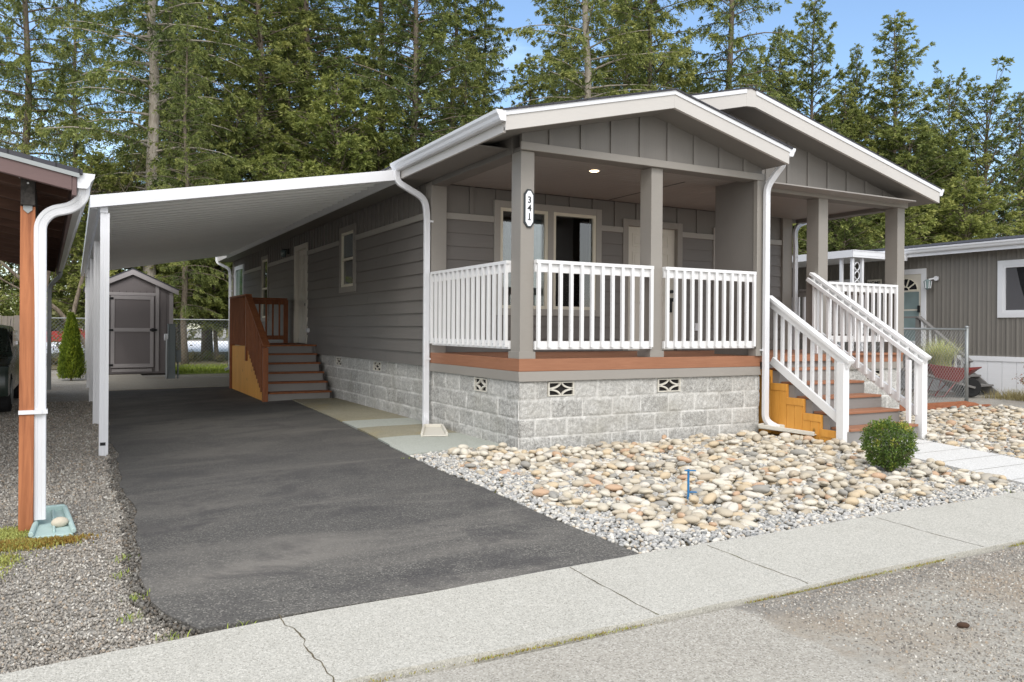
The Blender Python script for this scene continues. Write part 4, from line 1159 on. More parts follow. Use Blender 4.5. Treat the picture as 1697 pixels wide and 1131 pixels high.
MB().disc((-.307, .082, 2.28), .007, 1, .006, 10).build('bolt', M['metal_white'], bm_)
m = MB(); m.prism([(-.335, 2.135), (-.28, 2.135), (-.28, 2.10), (-.307, 2.075), (-.335, 2.10)], 1, .112, .119); m.build('bracket', M['steel'], nb)
m = MB(); m.prism([(-.39, 2.345), (-.355, 2.345), (-.355, 2.305)], 1, .07, .074); m.build('flashing', M['metal_white'], nb)
downspout(bend([(.03, .03, 2.30), (.03, .03, 2.20), (-.04, .08, 2.13), (-.17, .12, 2.10), (-.232, .14, 2.02), (-.232, .14, 1.9), (-.225, .18, -.06)], .07), nb,
          straps=[((-.285, .115, .70), (.07, .006, .014)), ((-.225, .165, .70), (.045, .05, .014))])
downspout(bend([(.03, L-.1, 2.44), (.03, L-.1, 2.34), (-.10, L-.05, 2.2), (-.16, L, 2.1), (-.16, L, -.0)], .1), nb, mat='steel')
# pale green splash block with a stone in it
sb = MB()
def tp(w0, w1, l, z0, z1): pass
sb.add([(-.075, 0, 0), (.095, 0, 0), (.15, -.56, 0), (-.13, -.56, 0), (-.075, 0, .022), (.095, 0, .022), (.15, -.56, .016), (-.13, -.56, .016)],
       [(0,3,2,1)[::-1][::-1],(4,5,6,7)[::-1],(0,4,5,1),(1,5,6,2),(2,6,7,3),(3,7,4,0)])
for p, q in (((-.08, .0, .035), (-.135, -.56, .03)), ((.10, .0, .035), (.155, -.56, .03))): sb.tube([p, Vector(p).lerp(Vector(q), .5), q], [.022, .022, .02], 10)
sb.bar((-.08, .0, .035), (.10, 0, .035), .035, .05); sb.bar((.01, -.02, .022), (.02, -.52, .02), .018, .03)
o = sb.build('splash_block', M['splashgreen'], None, .006); o.location = (-4.285, -.43, H(-4.3, -.7)+.006); o.rotation_euler = (0, 0, math.radians(1)); o.scale = (.86, 1.42, 1)
tag(o, 'pale green concrete splash block holding a stone, under the white downspout on the left', 'splash block')
o = bpy.data.objects.new('stone', tmesh[3]); COL.objects.link(o); o.location = (-4.225, -1.0, H(-4.2, -1)+.055); o.scale = (.052, .04, .036); o.rotation_euler = (0, 0, .2)
tag(o, 'single tan stone lying in the pale green splash block', 'stone')

# ------------------------------------------------------------------ garden shed
SB = (-2.74, 16.8, -.01)
sh = thing('garden_shed', 'small grey wooden shed with gable roof and barred single door', 'shed', SB)
W2 = 1.02; D = 2.4
def sz(x): return 2.90-abs(x)*.47
m = MB(); m.prism([(-W2, .03), (W2, .03), (W2, sz(W2)-.08), (0, sz(0)-.08), (-W2, sz(W2)-.08)], 1, 0, D)
m.build('wall', M['shed'], sh, .003)
m = MB()
for s_ in (-1, 1):
    xo, xi = s_*(W2+.16), 0
    vs = [(xi, -.10, sz(0)-.01), (xo, -.10, sz(xo)-.01), (xo, D+.1, sz(xo)-.01), (xi, D+.1, sz(0)-.01)]
    vs += [(a, b, c+.03) for a, b, c in vs]
    m.add(vs, [(0,3,2,1),(4,5,6,7),(0,1,5,4),(1,2,6,5),(2,3,7,6),(3,0,4,7)])
m.build('roof', M['shingle'], sh)
m = MB()
for s_ in (-1, 1):
    xo = s_*(W2+.14)
    m.prism([(0, sz(0)-.16), (xo, sz(xo)-.15), (xo, sz(xo)-.012), (0, sz(0)-.012)] if s_ > 0 else [(xo, sz(xo)-.15), (0, sz(0)-.16), (0, sz(0)-.012), (xo, sz(xo)-.012)], 1, -.09, -.06)
for x0, x1, z0, z1 in ((.575, .665, .08, 2.50), (-.665, -.575, .08, 2.50), (.93, 1.03, .03, 2.28), (-1.03, -.93, .03, 2.28)):
    m.box(x0, x1, -.022, 0, z0, z1)
m.box(-.574, .574, -.02, 0, 2.17, 2.25); m.box(-.5, .5, -.018, 0, .08, .16)
m.build('trim', M['shedtrim'], sh, .003)
m = MB(); m.box(-.53, .53, -.032, -.0221, .2, 2.16)
dr_ = m.build('door', M['shed'], sh)
m = MB()
m.box(-.53, -.44, -.046, -.0325, .2, 2.16); m.box(.44, .53, -.046, -.0325, .2, 2.16)
for z0, z1 in ((.2, .30), (1.18, 1.28), (2.06, 2.16)): m.box(-.44, .44, -.045, -.0325, z0, z1)
m.build('batten', M['shedtrim'], dr_, .003)
m = MB()
for z in (.27, 1.22, 2.08): m.box(-.60, -.47, -.054, -.0462, z-.03, z+.03); m.disc((-.53, -.055, z), .02, 1, .02, 10)
m.build('hinge', M['black'], dr_, .003)
m = MB(); m.box(.43, .62, -.058, -.0462, 1.2, 1.26); m.box(.47, .54, -.075, -.058, 1.18, 1.28); m.build('latch', M['black'], dr_, .003)
m = MB()
for i in range(12): m.box(-W2+.17*i+.01, -W2+.17*i+.017, -.003, .001, .1, 2.3)
m.box(-1.0, 1.0, .02, D, -.1, .03); m.build('floor_skid', M['beamend'], sh)

# ------------------------------------------------------------------ electric meter pedestal
MP = (-1.98, 14.45, -.0)
mp = thing('meter_pedestal', 'grey electric meter pedestal standing before the shed corner', 'meter', MP)
m = MB(); m.box(-.085, .085, -.07, .10, -.1, 1.36); m.box(-.10, .10, -.085, .115, 1.36, 1.385); m.box(-.088, -.07, -.085, -.07, .1, 1.3); m.build('cabinet', M['greysteel'], mp, .006)
m = MB(); m.disc((-.125, .0, 1.05), .085, 0, .09, 18); m.build('meter', M['metal_white'], mp, .004)
m = MB(); m.tube([(-.11, -.05, -.05), (-.11, -.05, .5), (-.11, -.05, 1.0)], .03, 8); m.build('conduit', M['steel'], mp)
m = MB(); m.box(.10, .22, -.04, .04, .42, .72); m.box(.13, .17, -.02, .02, -.05, .42); m.build('junction_box', M['greysteel'], mp, .004)

# ------------------------------------------------------------------ chain link
def chain_fence(name, label, p, q, zt, zb, posts, parentloc, cell=.075, r=.0022, pr=.03, end=True):
    t = thing(name, label, 'fence', parentloc); B = Vector(parentloc)
    p, q = Vector((*p, 0)), Vector((*q, 0)); d = (q-p).normalized(); Lf = (q-p).length
    for s_ in posts:
        c = p+d*s_; m = MB(); m.tube([(c.x, c.y, zb-.1), (c.x, c.y, zt+.03)], pr, 10); m.tube([(c.x, c.y, zt+.03), (c.x, c.y, zt+.05), (c.x, c.y, zt+.07)], [pr*1.15, pr*1.1, pr*.4], 10)
        put(m, 'post', M['steel'], t, B, smooth=True)
    m = MB(); m.tube([(p.x, p.y, zt), (q.x, q.y, zt)], .02, 8); put(m, 'top_rail', M['steel'], t, B, smooth=True)
    m = MB(); hh = zt-zb
    k = -hh
    while k < Lf:
        for s_ in (1, -1):
            a0, a1 = k, k+hh; z0, z1 = (zb, zt) if s_ > 0 else (zt, zb)
            if a0 < 0: z0 += (z1-z0)*(-a0/hh); a0 = 0
            if a1 > Lf: z1 = z0+(z1-z0)*(Lf-a0)/(a1-a0); a1 = Lf
            if a1-a0 > .01:
                A, Bq = p+d*a0, p+d*a1; m.tube([(A.x, A.y, z0), (Bq.x, Bq.y, z1)], r, 3, False)
        k += cell
    put(m, 'wire_mesh', M['steel'], t, B)
    return t
chain_fence('chain_link_fence', 'chain link fence across the back of the yards behind the shed', (-5.5, 20.2), (9, 20.2), 1.55, .02, (.0, 3.95, 6.9, 10.4, 14), (-5, 20.2, 0), .11, .004)
chain_fence('chain_link_fence', 'short galvanised chain link fence beside the front porch, wheelbarrow behind it', (7.15, 1.78), (10.74, 1.78), 1.36, .03, (.0, 3.59), (10.74, 1.78, 0), .085, .0027, .035)
m = MB()
fr = RS(4)
wf = thing('board_fence', 'weathered grey board fence at the far left behind the timber carport', 'fence', (-8.0, 21, 0))
for i in range(46):
    x = -2.9+.155*i; mm = MB(); m.box(x+fr.uniform(-.004, .004)-1.5, x+.146-1.5, -.01+fr.uniform(-.006, .006), .012, -.05, 1.62+fr.uniform(-.02, .02))
m.build('fence_boards', M['oldwood'], wf)
MB().box(-4.6, 2.7, .012, .05, .4, .49).box(-4.6, 2.7, .012, .05, 1.3, 1.39).build('rail', M['oldwood'], wf)

# ------------------------------------------------------------------ parked car and trailer under the timber carport
car = thing('parked_car', 'dark green car parked under the timber carport at the left edge', 'car', (-5.92, 9.1, H(-5.9, 9)))
prof = [(-2.2, .30), (-2.2, .62), (-2.12, .80), (-1.0, .93), (-.45, 1.38), (1.1, 1.42), (1.9, 1.02), (2.2, .95), (2.25, .35)]
m = MB(); xsn = [-.90, -.86, -.70, -.35, 0, .35, .70, .86, .90]; rows = []
for x in xsn:
    k = abs(x)/.9; rows.append([(x*(1-.14*max(0, z-.9)/.5), y*(1-.05*k**4), z-(.05*k**4 if z > .5 else 0)) for y, z in prof])
n = len(prof)
for i in range(len(xsn)-1):
    b = len(m.v); m.v += rows[i]+rows[i+1]; m.f += [(b+j, b+j+1, b+n+j+1, b+n+j) for j in range(n-1)]+[(b+n-1, b, b+n, b+2*n-1)]
m.add(rows[0], [tuple(range(n))]); m.add(rows[-1], [tuple(range(n-1, -1, -1))])
body = m.build('body', M['carpaint'], car, .02, True)
m = MB()
m.add([(-.62, -1.0, .965), (.62, -1.0, .965), (.56, -.47, 1.365), (-.56, -.47, 1.365)], [(0, 1, 2, 3)]); m.build('windscreen', M['glass'], car)
for s_ in (-1, 1):
    MB().box(s_*.55-.14, s_*.55+.14, -2.20, -2.12, .60, .73).build('headlight', M['glasspale'], car, .02)
    MB().box(s_*.845-.01, s_*.845+.01, -.35, 1.0, .97, 1.30).build('side_window', M['glass'], car, .01)
    for yy in (-1.35, 1.35):
        w_ = MB().disc((s_*.80, yy, .32), .32, 0, .2, 24).build('wheel', M['rubber'], car, .03)
        MB().disc((s_*.905, yy, .32), .2, 0, .02, 16).build('rim', M['steel'], w_)
MB().tube([(.8, -1.0, .95), (.86, -.9, 1.5)], .004, 5).build('antenna', M['black'], car)
MB().box(-.5, .5, -2.215, -2.19, .38, .56).build('grille', M['black'], car, .01)
tr = thing('utility_trailer', 'low rust brown utility trailer behind the parked car', 'trailer', (-5.75, 13.3, -.03))
MB().box(-.6, .6, -.9, .9, .33, .62).build('bed', M['redwood'], tr, .01)
MB().box(-.62, .62, -.93, -.9, .58, .64).build('rim_rail', M['steel'], tr)
for s_ in (-1, 1): MB().disc((s_*.52, -.5, .17), .18, 0, .12, 18).build('wheel', M['rubber'], tr, .02)
rc = thing('parked_car', 'red car standing far off on the white lot behind the back fence', 'car', (-5.6, 52, 0), .3)
m = MB(); prof = [(-2.2, .3), (-2.2, .7), (-1.1, .95), (-.5, 1.45), (1.0, 1.5), (1.9, 1.05), (2.2, 1.0), (2.2, .3)]
m.prism(prof, 1, -.85, .85); m.build('body', M['redcar'], rc, .06)
m = MB(); m.prism([(-1.0, .98), (-.5, 1.36), (.9, 1.4), (1.6, 1.05)], 1, -.86, .86); m.build('side_window', M['glass'], rc)
for xx in (-1.35, 1.35):
    for s_ in (-1, 1): MB().disc((xx, s_*.8, .32), .32, 1, .18, 18).build('wheel', M['rubber'], rc)

# ------------------------------------------------------------------ neighbour's house on the right
NX = 13.0
nh = thing('neighbour_house', 'long taupe ribbed-siding house with white skirting on the right edge', 'house', (NX, 8, 0))
B = Vector((NX, 8, 0))
NO = [(1.2, 2.50, 1.62, 2.82), (4.12, 5.16, .98, 2.77), (5.78, 7.05, 1.3, 2.62), (10.5, 12.0, 1.5, 2.6)]
m = MB(); y = -3.0; pat = [(.0, 0), (.028, .012), (.045, .012), (.07, .0), (.115, 0), (.14, .006), (.16, 0), (.203, 0)]
cols = []
while y < 22:
    for a, o_ in pat[:-1]: cols.append((y+a, o_))
    y += .203
for (za, zb) in ((.80, .98), (.98, 1.30), (1.30, 1.50), (1.50, 1.62), (1.62, 2.60), (2.60, 2.62), (2.62, 2.77), (2.77, 2.82), (2.82, 3.12)):
    for (a, oa), (b, ob) in zip(cols, cols[1:]):
        mid = (a+b)/2; zm = (za+zb)/2
        if any(o[0] < mid < o[1] and o[2] < zm < o[3] for o in NO): continue
        m.add([(NX-oa, a, za), (NX-ob, b, za), (NX-ob, b, zb), (NX-oa, a, zb)], [(3, 2, 1, 0)])
m.box(NX+.02, NX+8, -3, -2.97, .8, 3.12)
put(m, 'siding', M['nbr'], nh, B)
m = MB()
for i in range(84):
    y = -3+.3*i; m.box(NX-.02, NX+.0, y+.004, y+.296, -.05, .70)
m.box(NX-.035, NX+.01, -3, 22, .70, .80); m.box(NX, NX+.02, -3, 22, -.05, .7); m.box(NX+.02, NX+8, -3, -2.98, -.05, .8)
put(m, 'skirting', M['nbrskirt'], nh, B)
m = MB(); m.box(NX-.33, NX+.0, -3.3, 22, 3.085, 3.12); m.box(NX-.345, NX-.33, -3.3, 22, 3.02, 3.2)
put(m, 'soffit', M['metal_white'], nh, B)
m = MB(); pr = [(NX-.346-a, 3.10+b) for a, b in KP]; m.prism(pr[::-1], 1, -3.3, 22); put(m, 'gutter', M['metal_white'], nh, B)
m = MB(); m.prism([(NX-.39, 3.205), (NX+4, 3.75), (NX+8.4, 3.205), (NX+8.4, 3.23), (NX+4, 3.80), (NX-.39, 3.235)], 1, -3.35, 22.1); put(m, 'roof', M['shingle'], nh, B)
m = MB(); m.prism([(NX, 3.12), (NX+4, 3.72), (NX+8, 3.12)], 1, -2.99, -2.96); put(m, 'gable_wall', M['nbr'], nh, B)
def shift(o): o.location = -B; return o
w1 = window(nh, 0, NX, -1, 1.2, 2.50, 1.62, 2.82, 'metal_white', .11, 'metal_white', 'glass', None, 'white framed window with a net curtain'); shift(w1)
m = MB(); m.prism([(2.36, 1.77), (2.36, 2.67), (2.14, 2.67), (2.06, 2.3), (1.90, 1.77)][::-1], 0, NX+.0095, NX+.0115); c_ = m.build('curtain', M['curtain'], w1)
w2 = window(nh, 0, NX, -1, 5.78, 7.05, 1.3, 2.62, 'metal_white', .14, 'cream', 'glass', 'v'); shift(w2)
w3 = window(nh, 0, NX, -1, 10.5, 12.0, 1.5, 2.6, 'metal_white', .1, 'metal_white', 'glass', 'v'); shift(w3)
fr_ = MB(); frame(fr_, 0, NX, -1, -.02, .034, 4.12, 5.16, .98, 2.77, .12); f_ = fr_.build('door_frame', M['metal_white'], nh, .004); shift(f_)
m = MB(); m.box(NX-.012, NX+.03, 4.24, 5.04, 1.0, 2.65); d_ = m.build('door', M['door'], nh); shift(d_)
m = MB(); m.box(NX-.016, NX-.0125, 4.30, 4.98, 1.08, 1.80); m.box(NX-.016, NX-.0125, 4.30, 4.98, 1.84, 2.24); m.build('glass_panel', M['glasspale'], d_)
m = MB()
pts = [(4.64+.31*math.cos(t*PI/12), 2.28+.28*math.sin(t*PI/12)) for t in range(13)]
m.prism(pts[::-1], 0, NX-.018, NX-.0165); fl = m.build('fanlight', M['glass'], d_)
m = MB()
for t in (0, 2.4, 4.8, 7.2, 9.6, 12): m.bar((NX-.02, 4.64+.09*math.cos(t*PI/12), 2.28+.08*math.sin(t*PI/12)), (NX-.02, 4.64+.32*math.cos(t*PI/12), 2.28+.29*math.sin(t*PI/12)), .03, .012, (1, 0, 0))
for rr in (.09, .31):
    P_ = [(NX-.02, 4.64+rr*math.cos(t*PI/12), 2.28+rr*.9*math.sin(t*PI/12)) for t in range(13)]; m.tube(P_, .013, 6)
m.build('muntin', M['cream'], fl)
MB().box(NX-.06, NX-.02, 4.27, 4.31, 1.76, 1.92).build('handle', M['black'], d_)
m = MB(); m.disc((NX-.04, 3.86, 2.52), .055, 0, .05, 14); m.bar((NX-.05, 3.90, 2.53), (NX-.14, 3.98, 2.50), .03, .03)
wl2 = m.build('wall_lamp', M['metal_white'], nh, .004); shift(wl2)
m = MB(); m.tube([(NX-.15, 4.0, 2.50), (NX-.15, 4.0, 2.46), (NX-.15, 4.0, 2.30), (NX-.15, 4.0, 2.27)], [.03, .085, .06, .02], 8, True); m.build('lantern', M['glasspale'], wl2)
m = MB()
for k in range(6): t = k*PI/3; m.bar((NX-.15+.087*math.cos(t), 4+.087*math.sin(t), 2.46), (NX-.15+.062*math.cos(t), 4+.062*math.sin(t), 2.30), .014, .014)
m.build('lantern_bars', M['metal_white'], wl2)
# patio cover, posts and sign
m = MB(); m.box(10.85, 12.66, 4.42, 11.5, 2.99, 3.06); 
m.box(10.80, 12.66, 4.37, 4.42, 2.94, 3.10); m.box(10.80, 10.85, 4.4201, 11.5, 2.94, 3.10)
m.box(10.79, 12.66, 4.365, 4.3695, 2.985, 2.995); m.box(10.79, 12.66, 4.36, 4.3695, 3.08, 3.10)
put(m, 'patio_cover', M['metal_white'], nh, B, bevel=.004)
for (x, y) in ((10.9, 4.47), (10.9, 4.75), (11.22, 4.47), (10.9, 8.0), (10.9, 11.3)):
    m = MB(); m.box(x-.03, x+.03, y-.03, y+.03, -.02, 2.94); put(m, 'patio_post', M['metal_white'], nh, B)
m = MB()
for zc in (2.55, 2.35, 2.75):
    P_ = [(11.06+.075*math.cos(t*PI/6), 4.47, zc+.09*math.sin(t*PI/6)) for t in range(13)]; m.tube(P_, .012, 6)
put(m, 'scroll', M['metal_white'], nh, B)
m = MB(); m.box(NX-.035, NX-.014, 5.27, 5.66, 2.28, 2.58); sg = m.build('sign', M['signcream'], nh); shift(sg)
text('HOME', .12, M['black'], sg, (NX-.037, 5.465, 2.49), (PI/2, 0, -PI/2), .001, 'lettering')
m = MB(); m.box(NX-.038, NX-.0355, 5.33, 5.60, 2.36, 2.372); m.box(NX-.038, NX-.0355, 5.33, 5.60, 2.395, 2.41); m.build('rule_line', M['black'], sg)
# entry landing and steps
m = MB(); m.box(11.98, 12.96, 3.62, 5.2, .90, .97)
for k in range(4):
    z = .97-.19*(k+1); y0 = 3.62-.27*(k+1)
    m.box(12.02, 12.93, y0, y0+.29, z-.04, z)
for xx in (12.0, 12.93):
    m.bar((xx, 3.70, .88), (xx, 2.48, -.06), .04, .22)
m.box(11.99, 12.05, 5.1, 5.16, -.05, .9); m.box(11.99, 12.05, 3.64, 3.7, -.05, .9)
st_ = put(m, 'entry_steps', M['greywood'], nh, B, bevel=.004)
m = MB(); xx = 12.0
m.bar((xx, 3.60, 1.62), (xx, 2.46, .70), .12, .04); m.bar((xx, 3.60, 1.63), (xx, 3.95, 1.63), .14, .04); m.box(xx-.04, xx+.04, 3.60, 3.68, .97, 1.61); m.box(xx-.04, xx+.04, 2.5, 2.58, -.05, .72)
hr = put(m, 'handrail', M['greywood'], st_, B, bevel=.003)
for i in range(7):
    y = 3.50-.142*i; z = 1.62+(y-3.60)*.807; put(MB().box(xx-.018, xx+.018, y-.018, y+.018, z-.72, z-.02), 'picket', M['white'], st_, B)

# ------------------------------------------------------------------ wheelbarrow with a clump of grass in it
WB = Vector((11.28, 2.62, 0)); wr = math.radians(-31)
wb = thing('wheelbarrow', 'dull red steel wheelbarrow holding a clump of striped grass behind the chain link', 'wheelbarrow', WB, wr)
m = MB()
top = [(-.36, -.30, .62), (.62, -.20, .55), (.62, .20, .55), (-.36, .30, .62)]; top = [(-.40, -.30, .66), (.45, -.26, .56), (.78, -.0, .60), (.45, .26, .56), (-.40, .30, .66)]
bot = [(-.22, -.20, .40), (.25, -.16, .30), (.34, 0, .31), (.25, .16, .30), (-.22, .20, .40)]
n = 5
m.add(top+bot, [(i, (i+1) % n, (i+1) % n+n, i+n) for i in range(n)]+[tuple(range(2*n-1, n-1, -1))])
tray = m.build('tray', M['red'], wb)
so = tray.modifiers.new('s', 'SOLIDIFY'); so.thickness = .008
MB().tube([*top, top[0]], .011, 6).build('rim', M['red'], tray)
w_ = MB().disc((.58, 0, .19), .19, 1, .085, 24).build('wheel', M['rubber'], wb, .02)
MB().disc((.58, 0, .19), .10, 1, .09, 12).build('hub', M['black'], w_)
m = MB()
for s_ in (-1, 1): m.bar((.62, s_*.07, .19), (-.95, s_*.28, .60), .035, .045)
m.build('handle', M['greywood'], wb, .004)
m = MB()
for s_ in (-1, 1): m.tube([(-.1, s_*.17, .34), (-.22, s_*.19, .02), (-.05, s_*.19, .02), (.2, s_*.14, .30)], .012, 6)
m.build('leg', M['red'], wb)

# ------------------------------------------------------------------ small things in front
bs = thing('utility_marker', 'thin blue plastic utility marker standing among the river stones', 'marker', (.18, -2.46, H(.18, -2.46)+.0))
r_ = math.radians(-28)
bs.rotation_euler = (0, 0, r_)
MB().box(-.008, .008, -.006, .006, -.02, .26).build('stake', M['blue'], bs, .001)
m = MB()
for z, l in ((.25, .06), (.078, .068), (.022, .062)):
    m.box(-.03 if z > .2 else .0081, l, -.014, .014, z-.004, z+.004)
m.build('tab', M['blue'], bs, .001)
pc = MB(); T, F = icos(2); 
gg = RS(2); TT = T*np.array([.030, .016, .015]); TT = TT*(1+.22*np.sin(T[:, :1]*30)*np.sin(np.arctan2(T[:, 1:2], T[:, 2:3])*5))
o = npmesh('pine_cone', TT, F, M['beamend'], None, False); 
M['cone'] = paint('cone_brown', S(72, 54, 42), .9, .1, (60, 60, 60), .4, .2); o.data.materials[0] = M['cone']
o.location = (-.40, -5.08, H(0, -5)+.026); o.rotation_euler = (0, 0, -.5); tag(o, 'brown pine cone lying on the road', 'pine cone')
# ------------------------------------------------------------------ plants
def leaf_mat(name, stops, trans=.3, rough=.6, attr='tone', var=.25):
    m = NT(name)
    at = m.n('ShaderNodeAttribute', attribute_name=attr)
    ge = m.n('ShaderNodeNewGeometry')
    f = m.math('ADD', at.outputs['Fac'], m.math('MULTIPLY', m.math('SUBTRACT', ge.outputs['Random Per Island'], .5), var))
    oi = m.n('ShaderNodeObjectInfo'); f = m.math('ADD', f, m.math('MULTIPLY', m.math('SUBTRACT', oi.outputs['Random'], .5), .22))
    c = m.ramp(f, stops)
    m.fin(c, rough, None, .3)
    t = m.n('ShaderNodeBsdfTranslucent'); m.l(c, t.inputs[0])
    x = m.n('ShaderNodeMixShader'); x.inputs[0].default_value = trans
    m.l(m.b.outputs[0], x.inputs[1]); m.l(t.outputs[0], x.inputs[2]); m.l(x.outputs[0], m.out.inputs[0])
    return m.m
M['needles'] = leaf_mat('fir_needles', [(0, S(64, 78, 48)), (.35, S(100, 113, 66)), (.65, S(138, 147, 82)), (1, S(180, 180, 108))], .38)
M['needles_light'] = leaf_mat('cedar_sprays', [(0, S(76, 92, 50)), (.4, S(116, 128, 68)), (.7, S(150, 157, 86)), (1, S(188, 188, 114))], .38)
M['boxleaf'] = leaf_mat('boxwood_leaf', [(0, S(62, 84, 46)), (.45, S(98, 122, 56)), (.72, S(124, 140, 58)), (.85, S(168, 168, 74)), (1, S(206, 194, 98))], .25, .35)
M['arbor'] = leaf_mat('arborvitae_spray', [(0, S(82, 100, 34)), (.5, S(122, 142, 44)), (1, S(174, 182, 66))], .3)
M['brush'] = leaf_mat('undergrowth_leaf', [(0, S(80, 82, 52)), (.4, S(124, 118, 78)), (.7, S(150, 140, 96)), (1, S(128, 142, 70))], .35)
M['farleaf'] = leaf_mat('distant_leaf', [(0, S(92, 100, 66)), (.5, S(140, 140, 96)), (1, S(176, 170, 124))], .35)
M['blade'] = leaf_mat('striped_grass_blade', [(0, S(150, 164, 84)), (.5, S(210, 212, 136)), (1, S(240, 238, 196))], .35)
M['moss'] = leaf_mat('moss_tuft', [(0, S(122, 88, 42)), (.35, S(156, 128, 58)), (.6, S(150, 150, 76)), (1, S(182, 190, 112))], .2)
M['grasstuft'] = leaf_mat('green_tuft', [(0, S(110, 130, 50)), (1, S(176, 190, 84))], .3)
M['redtwig'] = leaf_mat('russet_leaf', [(0, S(112, 70, 56)), (.6, S(150, 104, 80)), (1, S(120, 130, 70))], .25)
M['dry'] = leaf_mat('dry_grass', [(0, S(134, 124, 86)), (1, S(176, 166, 120))], .25)
def bark(name, a, b, sc):
    m = NT(name); n = m.noise(1, 7, .7, m.vec(sc), .7)
    c = m.mix(m.ramp(n, [(.3, 0), (.7, 1)]), a, b); c = m.mix(m.ramp(m.noise(2.2, 4), [(.55, 0), (.75, .5)]), c, S(120, 122, 96))
    return m.fin(c, .95, m.bump(n, .9, .03), .15)
M['bark'] = bark('fir_bark', S(84, 74, 64), S(146, 134, 120), (14, 14, 3)); M['barkpale'] = bark('pale_bark', S(134, 124, 112), S(188, 180, 168), (12, 12, 3))

def leaves(o, d, l, w, nrm):
    """rhombic leaves: origin, unit direction, length, width, approximate normal -> (n*4,3)"""
    s = np.cross(d, nrm); s /= (np.linalg.norm(s, axis=1, keepdims=True)+1e-9)
    l = l[:, None]; w = w[:, None]
    return np.stack([o, o+d*l*.45+s*w*.5, o+d*l, o+d*l*.45-s*w*.5], 1).reshape(-1, 3)
def unit(v): return v/(np.linalg.norm(v, axis=-1, keepdims=True)+1e-9)
def leafmesh(name, V, tone, mat, parent=None):
    n = len(V)//4; return npmesh(name, V, np.arange(n*4).reshape(n, 4), mat, parent, False, {'tone': np.repeat(tone, 4)})

def fir(seed, Ht, R, base, nb, dens, droop=.25, up=.15, leaf=.16, lw=.055, prof=.8, gap=.0, lean=.0, rt=None, sag=.5):
    g = RS(seed); rt = rt or Ht*.0095; VV = []; TT = []; tr = MB()
    wx, wy = wob(seed, .07, 4, .35), wob(seed+50, .07, 4, .3)
    zs = [Ht*(i/14)**1.0 for i in range(15)]
    def tp(z): return np.array([wx(z)-wx(0)+lean*z, wy(z)-wy(0), z])
    tr.tube([tp(z) for z in zs], [rt*(1-z/Ht)**.75*(1.25 if z < .3 else 1)+.012 for z in zs], 9)
    az = g.rand()*6
    for i in range(nb):
        u = (i+g.rand())/nb; u = u**1.0
        z = (base+(1-base)*u)*Ht*.99
        if g.rand() < gap: continue
        az += 2.4+g.normal(0, .35)
        L = R*((1-u)**prof)*(.6+.4*min(1, u*5))*g.uniform(.45, 1.2)+.2
        if g.rand() < .08: L *= 1.25
        h = np.array([math.cos(az), math.sin(az), 0]); o = tp(z)
        e = up*(1.0+2.2*u)+g.normal(0, .08); dr_ = droop*(1-.6*u)*g.uniform(.6, 1.3)
        P = lambda t: o+h*(L*t)[:, None]+np.array([0, 0, 1])*(L*(e*t-dr_*t*t))[:, None]
        tt = np.linspace(0, 1, 5); pp = P(tt)
        rb = .010+.011*L; tr.tube([tuple(p) for p in pp], [rb*(1-.85*t) for t in tt], 4, False)
        n = max(5, int(L/.10*dens)); nc = max(3, int(L*2.0)); tc_ = np.concatenate([g.uniform(.12, 1, nc), [1.0]]); t = np.clip(tc_[g.randint(0, nc+1, n)]+g.normal(0, .045, n), .06, 1.0)
        tg = unit(h+np.array([0, 0, 1])*(e-2*dr_*t)[:, None]); side = unit(np.array([-h[1], h[0], 0])*np.where(g.rand(n) < .5, 1, -1)[:, None]+np.array([0, 0, 1])*g.normal(-.1, .45, n)[:, None])
        a = g.uniform(.5, 1.15, n)[:, None]; td = unit(tg*np.cos(a)+side*np.sin(a)+np.array([0, 0, -1])*g.uniform(-.1, sag, n)[:, None])
        tl = np.minimum((.30*L*(1-t)+.20)*g.uniform(.6, 1.25, n), .95); to = P(t)
        m = 14; s = np.tile(np.linspace(.05, 1, m), n)+g.uniform(-.04, .04, n*m)
        O = np.repeat(to, m, 0)+np.repeat(td, m, 0)*(np.repeat(tl, m)*s)[:, None]+np.array([0, 0, -1])*(np.repeat(tl, m)*s*s*.25)[:, None]
        D0 = np.repeat(td, m, 0); sd_ = unit(np.cross(D0, [0, 0, 1])); ph = g.normal(0, .75, n*m)+np.where(np.arange(n*m) % 2 == 0, 0, PI)
        pr = sd_*np.cos(ph)[:, None]+np.cross(sd_, D0)*np.sin(ph)[:, None]
        d = unit(D0*.8+pr*.7+g.normal(0, .22, (n*m, 3))+np.array([0, 0, -.22]))
        nr = unit(np.array([0, 0, .8])+g.normal(0, .6, (n*m, 3)))
        k = g.uniform(.7, 1.3, n*m)
        VV.append(leaves(O, d, leaf*k, lw*k*g.uniform(.8, 1.3, n*m), nr))
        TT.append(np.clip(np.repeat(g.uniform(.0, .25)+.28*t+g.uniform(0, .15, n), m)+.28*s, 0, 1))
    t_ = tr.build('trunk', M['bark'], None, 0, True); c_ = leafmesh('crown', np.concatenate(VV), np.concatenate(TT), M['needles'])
    tm, cm = t_.data, c_.data; bpy.data.objects.remove(t_); bpy.data.objects.remove(c_)
    return tm, cm
